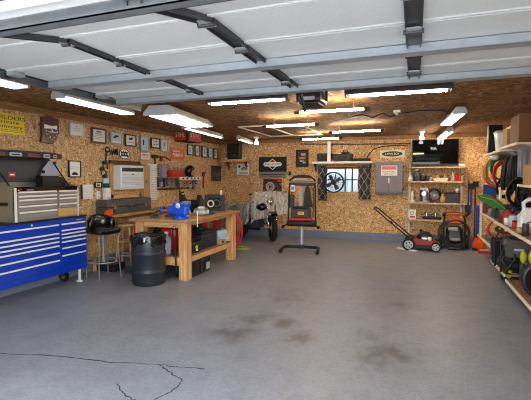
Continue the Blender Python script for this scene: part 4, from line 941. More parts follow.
MB().ball((WB*.25,0,.72),.15,'leather',(1.9,.95,.5)).ball((-.12,0,.76),.13,'leather',(1.5,.9,.5)).build('saddle', mo)
MB().box((WB*.5,0,.42),(.36,.3,.24),'dark_steel',.03).cyl((WB*.5,0,.5),(WB*.62,0,.72),.09,'steel').cyl((WB*.5,0,.5),(WB*.38,0,.72),.09,'steel').build('engine', mo)
MB().tube([(WB*.62,.1,.6),(WB*.7,.16,.4),(WB*.5,.18,.28),(-.3,.18,.3)], .035, 'chrome').build('exhaust', mo)
MB().tube([(WB-.35,0,.95),(WB*.68,0,.5),(WB*.6,0,.25),(WB*.3,0,.25),(.0,0,.31),(WB*.3,0,.62),(WB*.75,0,.85)], .022, 'black').build('chassis', mo)
MB().tube([(-.37,0,.42),(-.34,0,.6),(-.2,0,.7),(0,0,.72),(.2,0,.66)], .06, 'black_gloss').build('rear_fender', mo)
MB().box((.0,-.26,.5),(.5,.16,.28),'black',.04).box((.0,.26,.5),(.5,.16,.28),'black',.04).build('saddlebag', mo)
# cover: a sheet draped from the handlebar over tank and saddle
from mathutils import noise as NZ
cv = MB(); RZ = Matrix.Rotation(ang, 3, 'Z'); lat = RZ @ Vector((0, 1, 0)); latH = RZ @ (R3 @ Vector((0, 1, 0))); fwdH = RZ @ (R3 @ Vector((1, 0, 0)))
hb = rw + RZ @ sv(-.36, 0, 0); hb.z = 0
def along(x): return rw + RZ @ Vector((x, 0, 0))
# stations: centre, sideways direction, half width, ridge height, hem height, flatness of the top
st = [(hb+fwdH*.2, latH, .47, .74, .72, 1), (hb+fwdH*.15, latH, .47, .95, .74, .9), (hb+fwdH*.08, latH, .46, 1.16, .76, .9), (hb-fwdH*.04, latH, .46, 1.19, .72, .9), (hb-fwdH*.14, (latH+lat*.5).normalized(), .44, 1.08, .62, .6),
      (along(.62), lat, .38, 1.02, .42, .4), (along(.35), lat, .4, .96, .32, .4), (along(.08), lat, .4, .92, .24, .4), (along(-.18), lat, .38, .88, .22, .4), (along(-.36), lat, .3, .76, .26, .5), (along(-.42), lat, .27, .4, .3, 1)]
sub = 4; rows = []
for a, b in zip(st, st[1:]):
    for k in range(sub):
        t = k/sub; rows.append((a[0].lerp(b[0], t), a[1].lerp(b[1], t).normalized()) + tuple(a[q]+(b[q]-a[q])*t for q in (2, 3, 4, 5)))
rows.append(st[-1]); nv = 30; vs = []
for i, (c, la_, wd, top, hem, flat) in enumerate(rows):
    for j in range(nv+1):
        s_ = -1+2*j/nv; a = abs(s_)
        if a < .5: y = wd*(a/.5)*.95; z = top-(1-flat)*.22*(a/.5)**2
        else: k = (a-.5)/.5; zt_0 = top-(1-flat)*.22; y = wd*(.95+.1*k*math.sin(k*2)); z = zt_0*(1-k)+min(hem, zt_0)*k
        nz = NZ.noise(Vector((i*.22, s_*4, 1))); n2_ = NZ.noise(Vector((i*.5, s_*8, 4)))
        p = c + la_*(math.copysign(y, s_)+.04*nz) + fwdH*(.05*n2_)
        vs.append((p.x, p.y, max(.18, z+.025*n2_-.07*max(0, nz)*(a < .45)-(.34*(1-s_)*.5*(i < 5)*(1-i/5)))))
m_ = nv+1
cv.raw(vs, [[i*m_+j, i*m_+j+1, (i+1)*m_+j+1, (i+1)*m_+j] for i in range(len(rows)-1) for j in range(nv)], 'clear_tarp', smooth=True)
o = cv.build('plastic_cover'); tag(o, 'crumpled clear plastic cover draped over the motorcycle', 'cover')
# ------------------------------------------------------------------ lift stand and the machine on it
la, lb_ = onZ(284, 252.5), onZ(320, 252.5); cx_ = onZ(302.5, 246); cx_ = Vector((-2.17, 8.2, 0))
ls = thing('lift_stand', 'silver post stand with a curved black foot bar on the open floor', 'stand', tuple(cx_), .08)
MB().tube([(-.37,-.34,.025),(-.37,-.3,.05),(-.36,-.08,.075),(-.3,-.02,.08),(.3,-.02,.08),(.36,-.08,.075),(.37,-.3,.05),(.37,-.34,.025)], .03, 'black', 10).build('foot_bar', ls)
for s in (-1,1): MB().cyl((s*.37,-.37,.03),(s*.37,-.3,.045),.036,'rubber').build('foot_cap', ls)
MB().bb(-.05,.05,-.07,.03,.05,.13,'black',.01).build('socket', ls); MB().cyl((0,-.02,.1),(0,-.02,.52),.038,'galv',n=20).build('post', ls)
MB().bb(-.3,.3,-.06,.05,.505,.535,'black',.006).build('top_plate', ls)
ma = thing('lifted_machine', 'black tube-framed machine with grey engine cover and red strip, raised on the post stand', 'machine', (cx_.x, cx_.y, .54), .08)
MB().bb(-.31,.33,-.2,.12,0,.09,'black',.03).build('deck', ma); MB().bb(-.24,.24,-.21,-.05,.1,.15,'red',.015).build('red_strip', ma)
MB().bb(-.22,.2,-.17,.1,.14,.34,'dark_grey',.03).bb(-.19,.17,-.15,.08,.34,.38,'black',.02).build('engine_cover', ma); MB().bb(-.06,.08,-.176,-.17,.22,.28,'yellow').bb(-.04,.06,-.178,-.175,.235,.265,'tan').build('label_sticker', ma)
for s in (-1,1):
    MB().tube([(s*.32,.0,-.0),(s*.31,-.02,.3),(s*.3,.02,.75),(s*.28,.04,.92),(s*.18,.05,.99),(0,.05,1.01)], .02, 'black', 8).build('frame_tube', ma)
    MB().tube([(s*.27,-.02,.05),(s*.35,-.1,-.0),(s*.4,-.18,-.03)], .018, 'black', 6).ball((s*.4,-.18,-.03),.035,'rubber').build('side_foot', ma)
    MB().tube([(s*.25,.04,.15),(s*.25,.05,.78)], .012, 'black', 6).build('brace', ma)
MB().bb(-.28,.28,.0,.07,.8,.9,'black_plastic',.02).bb(-.3,.3,-.005,.005,.87,.885,'light_grey').bb(-.16,.12,-.007,.0,.92,.95,'light_grey',.004).tube([(-.3,.03,.9),(-.2,.03,.98),(.2,.03,.98),(.3,.03,.9)],.02,'black').build('control_panel', ma)
MB().bb(-.08,-.0,.02,.05,.38,.84,'lavender_grey',.006).bb(-.055,-.02,.015,.02,.7,.8,'pink_red').build('chute_panel', ma)
MB().prism([(.03,.36),(.06,.74),(.12,.82),(.18,.74),(.24,.36)], -.0, .05, 'black').build('fabric_bag', ma)
MB().bb(-.27,-.17,.0,.03,.68,.82,'paper',.006).bb(-.25,-.19,-.003,.0,.72,.78,'grey').build('instruction_card', ma)
MB().bb(-.3,-.18,.0,.04,.35,.62,'dark_grey',.02).build('cable_box', ma)
for ch_ in ma.children: ch_.scale = (.9, 1, 1)
# ------------------------------------------------------------------ back wall: window shelf, curtains, fan
c, w, h = quadB(314.4, 161.3, 372.5, 164.3)
r = thing('window_shelf', 'white-edged shelf across the top of the window', 'shelf', (c.x, YB, c.z))
MB().bb(-w/2, w/2, -.28, 0, -.02, .02, 'plywood', .003).bb(-w/2, w/2, -.287, -.28, -.025, .025, 'white', .003).build('board', r)
for s in (-.47,.47): MB().prism([(0,-.02),(-.2,-.02),(0,-.22)], s*w-.012, s*w+.012, 'dark_grey', 'YZ').build('bracket', r)
sz = c.z+.021
def case(u0, u1, hgt, y, d, lb, mm='black', z=sz):
    a, b = onY(u0, 160, y).x, onY(u1, 160, y).x; r = thing('tool_case', lb, 'case', ((a+b)/2, y, z), 0, 'cases on the window shelf')
    w = b-a; MB().bb(-w/2, w/2, 0, d, 0, hgt*.55, mm, .012).build('base', r); MB().bb(-w/2, w/2, 0, d, hgt*.57, hgt, mm, .012).build('lid', r)
    MB().tube([(-.08,0,hgt*.5),(-.07,-.025,hgt*.5),(.07,-.025,hgt*.5),(.08,0,hgt*.5)], .009, 'dark_grey', 6).build('handle', r)
    for x in (-.3,.3): MB().bb(x*w-.02,x*w+.02,-.006,0,hgt*.42,hgt*.7,'dark_grey',.002).build('latch', r)
case(317, 331.5, .2, 9.76, .2, 'black case at the near-speaker end of the window shelf, behind the white tube')
case(333, 352, .18, 9.76, .2, 'longer black case in the middle of the window shelf')
case(353, 370, .07, 9.78, .18, 'flat black case at the grey-cabinet end of the window shelf')
MB_ = MB().bb(-.09,.09,0,.08,0,.05,'black',.012).tube([(-.05,.04,.05),(-.04,.04,.09),(.04,.04,.09),(.05,.04,.05)],.01,'black',6).build('camera_bag'); tag(MB_, 'small black bag resting on top of the longer black case', 'bag'); MB_.location = (onY(345,156,9.8).x, 9.8, sz+.181)
p = onY(328.8, 156, 9.72); o = MB().cyl((0,0,0),(0,0,.46),.042,'white_plastic',n=18).cyl((0,0,.46),(0,0,.48),.046,'white').build('white_tube'); tag(o, 'upright white plastic pipe standing in front of the window shelf cases', 'pipe'); o.location = (p.x, 9.735, sz-.0)
q = MB().cyl((0,0,0),(0,0,.03),.02,'red').cyl((0,0,.03),(0,0,.045),.014,'paper').build('red_stopper'); tag(q, 'tiny red cap on the window shelf between the cases', 'cap'); q.location = (onY(332.5,160,9.74).x, 9.735, sz)
def curtain(u0, u1, v0, v1, lb, rev=1):
    a, b = onY(u0, v0, 9.92), onY(u1, v1, 9.92); w = b.x-a.x; r = thing('curtain', lb, 'curtain', ((a.x+b.x)/2, 9.9, a.z), 0, 'window curtains')
    n = 40; vs = []
    for j in range(9):
        z = (b.z-a.z)*j/8
        for i in range(n+1): t = i/n; vs.append((-w/2+w*t+.01*math.sin(j*1.1), .03*math.sin(t*PI*7+j*.12), z))
    m = MB(); m.raw(vs, [[j*(n+1)+i, j*(n+1)+i+1, (j+1)*(n+1)+i+1, (j+1)*(n+1)+i] for j in range(8) for i in range(n)], 'curtain_cloth', smooth=True); o = m.build('cloth', r)
    sd = o.modifiers.new('s', 'SOLIDIFY'); sd.thickness = .004
curtain(318, 327, 166, 200.5, 'patterned dark curtain behind the round fan')
curtain(358.5, 370.3, 166, 199.5, 'patterned dark curtain on the grey-cabinet side of the window')
r = thing('curtain_rod', 'dark curtain rod under the window shelf', 'curtain rod', (onY(344,166,9.9).x, 9.9, onY(344,166.3,9.9).z-.03)); MB().cyl((-.62,0,0),(.6,0,0),.012,'dark_steel').ball((-.62,0,0),.022,'dark_steel').ball((.6,0,0),.022,'dark_steel').build('rod', r)
for s in (-1,1): MB().tube([(s*.52,0,0),(s*.52,.1,0)],.01,'dark_steel',6).build('bracket', r)
p = onY(333.6, 182.3, 9.72); fn = thing('cage_fan', 'round black wire fan in front of the window', 'fan', (p.x, 9.72, p.z))
m = MB(); RR = .235
for y in (-.05,.05): m.torus((0,y,0),RR,.014,'black')
for i in range(20):
    t = 2*PI*i/20
    m.tube([(.04*math.cos(t),-.09,.04*math.sin(t)),(RR*.6*math.cos(t),-.085,RR*.6*math.sin(t)),(RR*math.cos(t),-.05,RR*math.sin(t)),(RR*math.cos(t),.05,RR*math.sin(t))],.0035,'black',5)
m.torus((0,-.085,0),RR*.55,.004,'black').build('cage', fn)
for i in range(4):
    t = 2*PI*i/4+.5; pts = [(.03,-.3),(.1,-.45),(.19,-.25),(.2,.25),(.12,.45),(.03,.3)]; m = MB(); vs = [(r_*math.cos(t+a*.9), .03*a*1.2, r_*math.sin(t+a*.9)) for r_, a in pts]
    vs2 = [(x, y+.004, z) for x, y, z in vs]; n = len(vs)
    m.raw(vs+vs2, [list(range(n)), list(range(n,2*n))[::-1]]+[[i_,n+i_,n+(i_+1)%n,(i_+1)%n] for i_ in range(n)], 'dark_grey').build('blade', fn)
MB().cyl((0,-.095,0),(0,-.08,0),.05,'black').cyl((0,-.02,0),(0,.12,0),.06,'black_plastic').build('motor', fn); MB().tube([(0,.1,0),(0,.2,.1),(0,.27,.2)],.016,'black',6).build('wall_arm', fn)
# grey cabinet
c, w, h = quadB(376.6, 162, 402.6, 193.8); c.y = YB
gc = thing('grey_wall_cabinet', 'grey two-door metal wall cabinet with a red and white warning sign', 'cabinet', (c.x, YB, c.z), 0)
MB().bb(-w/2, w/2, -.22, 0, -h/2, h/2, 'grey_paint', .006).build('body', gc)
for s in (-1,1): d = MB().bb(min(0,s*w/2)+.006, max(0,s*w/2)-.006, -.24, -.22, -h/2+.03, h/2-.04, 'grey_paint', .005).build('door', gc); MB().ball((s*w*.22,-.242,-h*.2),.016,'orange_red',(1,.3,1)).build('sticker', d)
MB().bb(-.012,.012,-.26,-.24,-h*.17,.0,'paper',.004).build('handle', gc)
m = MB()
for z in (.33,-.33): m.cyl((w/2+.01,-.2,z*h-.03),(w/2+.01,-.2,z*h+.03),.014,'dark_grey')
m.build('hinge', gc); MB().ball((w/2+.03,-.05,-h*.44),.03,'white_plastic').build('side_knob', gc)
sx, sz_, sw, sh_ = 0, h*.22, w*.6, h*.31
MB().bb(-sw/2, sw/2, -.247, -.241, sz_-sh_/2, sz_+sh_/2, 'paper', .001).build('warning_sign', gc); so = gc.children[-1]
MB().bb(-sw*.46, sw*.46, -.249, -.247, sz_+.02, sz_+sh_*.45, 'pink_red').build('sign_header', so)
text('lettering', 'DANGER', sh_*.3, 'red', so, (0, -.2505, sz_+sh_*.25), sw*.74)
text('lettering', 'FLAMMABLE', sh_*.2, 'ink', so, (0, -.2485, sz_-sh_*.12), sw*.8); text('lettering', 'KEEP SHUT', sh_*.2, 'ink', so, (0, -.2485, sz_-sh_*.33), sw*.66)
# cable run above
m = MB(); a, b = onY(300,144,9.96), onY(410,143.6,9.96); m.tube([a,(a+b)/2+Vector((0,0,-.01)),b],.014,'dark_grey',6); o = m.build('wall_conduit'); tag(o, 'dark conduit running level along the top of the back wall', 'conduit')
P_ = [onY(u,v,9.97) for u,v in ((366,160),(369,154),(374,149),(382,146.5),(392,145.5),(408,145.8))]; o = MB().tube(P_,.011,'black',6).build('wall_cable'); tag(o, 'thin black cable curving up from the window shelf over the oval sign', 'cable')
# ------------------------------------------------------------------ television and shelf unit
c, w, h = quadB(412.2, 139.6, 458.6, 165.0, 9.8)
tv = thing('television', 'large black television on the back wall, reflecting the tube lights', 'television', (c.x, 9.84, c.z), 0)
tl = MB(); Mt = Euler((.10, 0, 0)).to_matrix().to_4x4()
tl.box((0,-.0,0),(w,.05,h),'black_plastic',.006).build('case', tv); MB().box((0,-.027,.006),(w-.04,.004,h-.05),'tv_glass',0).build('screen', tv); MB().bb(-.12,.12,.02,.16,-.12,.12,'dark_steel').build('wall_mount', tv)
su0, su1 = onY(408, 190, 9.78).x, onY(465, 190, 9.78).x; zs_ = [onY(436, v, 9.7).z for v in (167.2, 181.8, 203.6, 220.6)]
su = thing('shelf_unit', 'wooden shelf unit of four boards on white uprights against the back wall', 'shelf', (0, 0, 0))
for x in (su0+.03, su1-.05):
    MB().bb(x-.02, x+.02, YB-.05, YB-.02, .2, 1.8, 'white', .003).build('upright', su)
    
for z in zs_:
    MB().bb(su0-.01, su1+.02, 9.68, YB-.02, z-.02, z+.012, 'plywood', .003).build('shelf_board', su)
    for x in (su0+.03, su1-.05): MB().prism([(YB-.05,z-.02),(9.74,z-.02),(YB-.05,z-.1)], x-.006, x+.006, 'light_grey', 'YZ').build('bracket', su)
def bottle(u, sh, hgt, rad, mm, cap, lb, y=9.8, name='bottle', grp='bottles and cans on the shelf unit', neck=.4):
    z = zs_[sh]+.013; x = onY(u, 190, y).x; r = thing(name, lb, name.split('_')[-1], (x, y, z), 0, grp)
    MB().lathe([(rad*.9,0),(rad,.008),(rad,hgt*.62),(rad*neck,hgt*.82),(rad*neck,hgt*.88),(.001,hgt*.88)], mm, n=16).build('body', r)
    MB().lathe([(rad*neck*1.15,hgt*.85),(rad*neck*1.15,hgt),(.001,hgt)], cap, n=12).build('cap', r)
bottle(410.3, 1, .13, .05, 'white', 'white', 'small white bottle at the upright end of the upper shelf')
bottle(416.3, 1, .27, .085, 'dark_grey', 'white', 'dark jug with a white cap, tallest on the upper shelf')
bottle(422, 1, .15, .07, 'black', 'light_grey', 'squat black bottle beside the dark white-capped jug')
bottle(427.6, 1, .13, .045, 'dark_grey', 'grey', 'small dark bottle before the cream tray')
bottle(430.3, 1, .12, .04, 'mat_grey', 'black', 'small grey bottle touching the cream tray')
bottle(452.7, 1, .19, .035, 'light_grey', 'white', 'pale can on the upper shelf beside two red cans', name='spray_can', neck=.6)
bottle(456, 1, .2, .035, 'red', 'pink_red', 'red can on the upper shelf, the pinker-capped one', name='spray_can', neck=.6)
bottle(459.4, 1, .19, .035, 'orange_red', 'grey', 'orange-red can on the upper shelf next to the end upright', name='spray_can', neck=.6)
bottle(462.4, 1, .17, .035, 'mat_grey', 'dark_grey', 'grey can at the very end of the upper shelf', name='spray_can', neck=.6)
x = onY(440.5,178,9.8).x; r = thing('cream_tray', 'cream tray with clutter on the upper shelf', 'tray', (x, 9.72, zs_[1]+.013)); MB().prism([(-.13,0),(.13,0),(.15,.075),(-.15,.075)],0,.18,'cream_board').build('tray', r)
for xx, mm, hh_ in ((-.08,'tan',.12),(.02,'dark_grey',.11),(.09,'mat_grey',.1)): MB().bb(xx-.035,xx+.035,.05,.12,.07,hh_+.02,mm,.01).build('contents', r)
q = MB().bb(-.06,.06,0,.06,0,.06,'white_plastic',.012).build('set_top_box'); tag(q, 'small white box on the top board at the corner of the television', 'box'); q.location = (onY(462,165,9.75).x, 9.75, zs_[0]+.013)
x = onY(412.2,198,9.8).x; r = thing('white_lantern', 'slim white lantern on the middle shelf by the upright', 'lantern', (x, 9.8, zs_[2]+.013)); MB().lathe([(.05,0),(.05,.03),(.02,.05),(.03,.12),(.025,.2),(.015,.24),(.001,.25)],'white',n=14).build('body', r)
x = onY(423.7,195,9.78).x; r = thing('chrome_engine', 'silver and white engine block on the middle shelf', 'engine', (x, 9.78, zs_[2]+.013))
MB().bb(-.1,.1,-.04,.12,.0,.3,'light_grey',.02).build('block', r); MB().bb(-.085,-.02,-.046,-.04,.03,.28,'black',.006).bb(.05,.09,-.046,-.04,.05,.25,'dark_grey',.006).build('side_panel', r); MB().cyl((0,-.07,.2),(0,-.03,.2),.045,'chrome').cyl((.02,-.06,.09),(.02,-.03,.09),.03,'steel').build('ports', r)
m = MB()
for i in range(6): m.bb(-.105,.105,-.045,.125,.04+i*.045,.047+i*.045,'steel')
m.build('cooling_fins', r); MB().bb(-.08,.08,-.02,.1,.3,.33,'white_plastic',.01).build('head_cover', r)
x = onY(434.5,194,9.8).x; r = thing('round_reel', 'round grey reel leaning at the back of the middle shelf', 'reel', (x, 9.8, zs_[2]+.013)); MB().torus((0,.08,.16),.13,.025,'dark_grey').build('rim', r); MB().cyl((0,.05,.16),(0,.11,.16),.09,'grey').cyl((0,.04,.16),(0,.12,.16),.03,'light_grey').build('hub', r)
x = onY(441.5,190,9.84).x; r = thing('black_plant_clump', 'black spiky brush-like bundle behind the tan bag', 'brush', (x, 9.86, zs_[2]+.013)); m = MB(); random.seed(9)
for i in range(22): t = random.uniform(0,2*PI); m.cyl((0,0,.12),(.1*math.cos(t),.05*math.sin(t),.24+random.uniform(-.05,.09)),.012,'black',.003,6)
m.build('bristles', r); MB().cyl((0,0,0),(0,0,.14),.03,'dark_grey').build('stem', r)
x = onY(442.8,199,9.74).x; r = thing('tan_bag', 'small tan sack on the middle shelf beside the dark grey box', 'bag', (x, 9.74, zs_[2]+.013)); MB().lathe([(.045,0),(.055,.03),(.05,.12),(.025,.17),(.04,.2),(.001,.2)],'tan',n=14).build('sack', r)
x = onY(452,198,9.74).x; r = thing('dark_storage_box', 'dark grey box with black lid on the middle shelf', 'box', (x, 9.72, zs_[2]+.013)); MB().bb(-.145,.145,0,.22,0,.2,'dark_grey',.006).build('body', r); MB().bb(-.15,.15,-.005,.225,.2,.23,'black',.006).build('lid', r)
r = thing('small_white_bottle', 'small white bottle standing on the dark grey box lid', 'bottle', (x+.1, 9.8, zs_[2]+.244)); MB().lathe([(.03,0),(.03,.07),(.015,.085),(.001,.085)],'white',n=12).build('body', r); MB().lathe([(.017,.08),(.017,.105),(.001,.105)],'light_grey',n=10).build('cap', r)
q = MB().cyl((0,0,0),(0,0,.1),.018,'mat_grey',n=10).build('grey_tin'); tag(q, 'thin grey tin on the dark grey box lid by the tan sack', 'tin'); q.location = (x-.07, 9.8, zs_[2]+.244)
m = MB(); pts = [(.16*i/14-.08, -.02*math.sin(i), .012+.012*(i%2)) for i in range(15)]; o = m.tube(pts,.012,'brown_red',6).build('cord_bundle'); tag(o, 'brown cord bundle on the middle shelf before the round reel', 'cord'); o.location = (onY(434,202,9.71).x, 9.72, zs_[2]+.014)
x = onY(412.5,214,9.8).x; r = thing('parts_carton', 'white carton with a dark round print on the lower shelf by the upright', 'box', (x, 9.76, zs_[3]+.013)); MB().bb(-.075,.075,0,.12,0,.21,'paper',.003).build('carton', r); MB().torus((-.01,-.002,.14),.035,.008,'mat_grey').bb(-.05,.05,-.003,0,.03,.07,'red').build('printed_marks', r)
for k,(u,lb) in enumerate(((427.5,'black engine part with chrome top on the lower shelf, nearer the white carton'),(436.5,'black engine part with chrome top on the lower shelf, nearer the pressure washer'))):
    x = onY(u,216,9.78).x; r = thing('carburetor', lb, 'engine part', (x, 9.78, zs_[3]+.013), 0, 'engine parts on the lower shelf'); MB().bb(-.1,.1,-.03,.09,0,.07,'black',.02).build('base', r); MB().cyl((-.02,.0,.07),(-.02,.0,.15),.045,'chrome').cyl((.05,0,.07),(.05,0,.11),.03,'steel').build('chrome_top', r); MB().tube([(-.1,-.02,.05),(-.14,-.03,.1),(-.05,-.03,.14)],.01,'dark_grey',6).build('lever', r)
# ------------------------------------------------------------------ red lawn mower
mx = onZ(424, 250); lm = thing('lawn_mower', 'red walk-behind lawn mower parked before the shelf unit, handle folded back', 'lawn mower', (.16, 9.2, 0), -.06)
dk = MB(); dk.prism([(-.26,.1),(-.22,.2),(-.05,.24),(.2,.21),(.33,.15),(.34,.08),(-.26,.07)], -.2, .2, 'mower_red'); dk.build('deck', lm); MB().bb(-.2, .3, -.225, -.215, .06, .13, 'black').build('skirt', lm); MB().bb(-.2, .3, .215, .225, .06, .13, 'black').build('skirt', lm)
MB().bb(-.3,-.16,-.22,.22,.12,.26,'black',.02).build('rear_flap', lm)
MB().lathe([(.15,.22),(.16,.27),(.13,.33),(.001,.34)],'black_plastic',(.06,0,0)).box((.06,-.05,.33),(.2,.2,.1),'black',.03).build('engine', lm); MB().box((.06,-.16,.26),(.13,.06,.08),'chrome',.02).box((.16,-.14,.25),(.08,.06,.08),'steel_light',.02).build('muffler', lm); MB().cyl((-.02,.0,.38),(-.02,.0,.42),.03,'black').build('fuel_cap', lm)
for x, R in ((-.24,.125),(.28,.1)):
    for s in (-1,1):
        wq = MB().cyl((x,s*.25-.025,R),(x,s*.25+.025,R),R,'rubber',n=24).build('wheel', lm); m = MB().cyl((x,s*.25-.029,R),(x,s*.25+.029,R),R*.7,'light_grey',n=20)
        m.build('hubcap', wq); m = MB()
        for i in range(5): t = 2*PI*i/5; m.box((x+R*.42*math.cos(t), s*.25-.031, R+R*.42*math.sin(t)),(R*.22,.004,R*.22),'dark_grey')
        m.build('hub_holes', wq)
for s in (-1,1): MB().tube([(-.22,s*.2,.24),(-.5,s*.2,.47),(-.9,s*.19,.8),(-.95,s*.17,.84)], .014, 'black', 8).build('handle_bar', lm)
MB().tube([(-.95,-.17,.84),(-.97,-.1,.85),(-.97,.1,.85),(-.95,.17,.84)], .016, 'black', 8).cyl((-.62,-.19,.58),(-.58,-.19,.54),.03,'black').build('handle_grip', lm)
pk = MB().box((0,0,.012),(.46,.09,.022),'white',.003).build('white_board'); tag(pk, 'white board lying flat on the floor in front of the mower', 'board'); a = onZ(407, 250); pk.location = (a.x, a.y-.0, 0); pk.rotation_euler = (0,0,-.55)
# ------------------------------------------------------------------ pressure washer
pw = thing('pressure_washer', 'black pressure washer on a tube frame with orange top and coiled hose', 'pressure washer', (.81, 9.56, 0), -.05)
for s in (-1,1):
    MB().tube([(s*.2,-.05,.05),(s*.21,-.02,.4),(s*.2,.06,.62),(s*.17,.1,.74),(0,.1,.76)], .02, 'black', 8).build('frame_tube', pw)
    MB().cyl((s*.23,.1,.14),(s*.28,.1,.14),.14,'rubber',n=24).cyl((s*.225,.1,.14),(s*.285,.1,.14),.07,'grey',n=16).build('wheel', pw)
MB().bb(-.2,.2,-.15,.15,.06,.1,'black',.01).build('base_plate', pw); MB().box((0,0,.3),(.32,.26,.34),'black_plastic',.06).cyl((0,-.17,.28),(0,-.12,.28),.11,'dark_steel').build('engine', pw)
MB().bb(-.12,.06,-.15,-.13,.4,.47,'light_grey',.004).box((.02,-.16,.22),(.2,.03,.06),'steel',.01).build('badge_plate', pw)
MB().box((0,.02,.585),(.28,.12,.13),'orange',.03).build('orange_tray', pw); MB().tube([(-.2,.0,.7),(-.1,-.03,.74),(.1,-.03,.74),(.22,.0,.71)], .026, 'orange', 8).ball((-.2,.0,.72),.045,'black').ball((.22,0,.73),.045,'black').build('spray_gun', pw)
for k in range(4): MB().torus((.02*k-.03, -.2-.014*k, .34+.01*k), .29-.012*k, .013, 'hose_dark', 'Y', 40, 6).build('hose_loop', pw)
MB().cyl((-.12,-.26,.04),(.1,-.26,.04),.03,'black').build('skid_foot', pw)
# ------------------------------------------------------------------ storage along the wall at XR (world-aligned pieces, shelf fronts at x = 1.16)
SX = 1.16
def wshelf(name, label, y0, y1, z, x0=SX, edge='cream_board', top='plywood_brown', brackets=True, group=None):
    r = thing(name, label, 'shelf', (XR, (y0+y1)/2, z), 0, group); h = (y1-y0)/2
    MB().bb(x0-XR+.018, -.002, -h, h, -.022, 0, top).bb(x0-XR, x0-XR+.018, -h, h, -.03, .004, edge, .003).build('board', r)
    if brackets:
        for y in (-h+.12, h-.12): MB().prism([(0,-.022),(x0-XR+.12,-.022),(0,-.2)], y-.01, y+.01, 'light_grey', 'XZ').build('bracket', r)
    return r
wshelf('high_shelf', 'pale high shelf holding the tall black panel and white bin, farther from the door', 6.95, 8.35, 1.92, edge='cream_board', top='cream_board')
wshelf('high_shelf', 'pale high shelf holding the brown cardboard box, nearer the door', 5.84, 6.87, 1.945, edge='cream_board', top='cream_board')
wshelf('narrow_shelf', 'narrow shelf holding the cardboard box with a white label', 5.2, 6.4, 1.42, 1.3)
rk = thing('storage_rack', 'long storage rack of brown boards with pale edges, full of equipment', 'rack', (XR, 6.7, 0))
def rb(y0, y1, z, x0=SX): MB().bb(x0-XR+.02, -.01, y0-6.7, y1-6.7, z-.022, z, 'plywood_brown').bb(x0-XR, x0-XR+.02, y0-6.7, y1-6.7, z-.034, z+.004, 'cream_board', .003).build('shelf_board', rk)
rb(7.24, 8.62, .86); rb(6.17, 7.2, .845); rb(4.3, 6.15, .835)
rb(7.4, 8.9, .41); rb(6.3, 7.34, .2); rb(4.3, 6.22, .155)
for y in (4.4, 6.16, 7.22): MB().bb(-.06, -.015, y-6.7-.02, y-6.7+.02, 0, 1.0, 'dark_grey', .003).build('upright', rk)
for y in (8.58,): MB().bb(SX-XR+.0, SX-XR+.03, y-6.7-.02, y-6.7+.02, .37, 1.02, 'white', .003).bb(-.06,-.02,y-6.7-.02,y-6.7+.02,0,1.02,'white').build('upright', rk)
z1_ = 1.921
r = thing('black_board', 'tall black panel standing on the high shelf below the ceiling', 'board', (1.3, 8.16, z1_), .15); MB().bb(-.11,.11,-.03,.03,0,.5,'black_plastic',.004).build('board', r); MB().bb(-.115,-.1,-.035,.035,0,.5,'dark_grey').build('edge_trim', r)  # a plain tall panel stood on end
r = thing('white_bin', 'white plastic bin between the tall black panel and the cardboard box', 'bin', (1.36, 7.6, z1_)); MB().prism([(-.11,0),(.11,0),(.14,.3),(-.14,.3)],-.14,.14,'white_plastic').build('tub', r); MB().bb(-.155,.155,-.155,.155,.3,.335,'light_grey',.012).build('lid', r)
def carton(name, label, loc, s, rz=0, mm='card', lab=None, flap=False):
    r = thing(name, label, 'box', loc, rz); x, y, z = s
    MB().bb(-x/2,x/2,-y/2,y/2,0,z,mm,.004).build('carton', r); MB().bb(-.03,.03,-y/2-.001,y/2+.001,z-.001,z+.001,'tan').bb(-.03,.03,-y/2-.0015,-y/2,z*.75,z,'tan').build('packing_tape', r)
    if lab: a,b,c_,d,ml = lab; MB().bb(a*x,b*x,-y/2-.003,-y/2,c_*z,d*z,ml).build('label_sticker', r)
    if flap: MB().box((-x/2-.05, 0, z+.03),(.13,y,.006),mm,0,(0,.6,0)).build('flap', r)
    return r
carton('cardboard_box', 'large brown cardboard box on the high shelf nearer the door', (1.4, 6.25, 1.946), (.36,.5,.37), .0, 'card_dark')
carton('cardboard_box', 'small tan cardboard box stacked in front of the white bin', (1.26, 6.72, 1.946), (.14,.2,.25), .1, 'card')
carton('labelled_box', 'cardboard box with a big white label on the narrow shelf', (1.475, 5.98, 1.421), (.32,.36,.25), 0, 'card', (-.28,.45,.12,.75,'paper'))
r = thing('hanging_towel', 'pale striped cloth hanging under the high shelf nearer the door', 'cloth', (1.5, 6.75, 1.72)); m = MB()
vs = [(-.13+.26*i/12, .02*math.sin(i*1.3), -.2+.38*j) for j in (0,1) for i in range(13)]; m.raw(vs, [[i,i+1,14+i,13+i] for i in range(12)], 'light_grey', smooth=True); o = m.build('cloth', r); o.modifiers.new('s','SOLIDIFY').thickness = .006
m = MB()
for x in (-.08,-.01,.06): m.bb(x-.008,x+.008,-.03,-.02,-.2,.18,'mat_grey')
m.build('stripes', r)
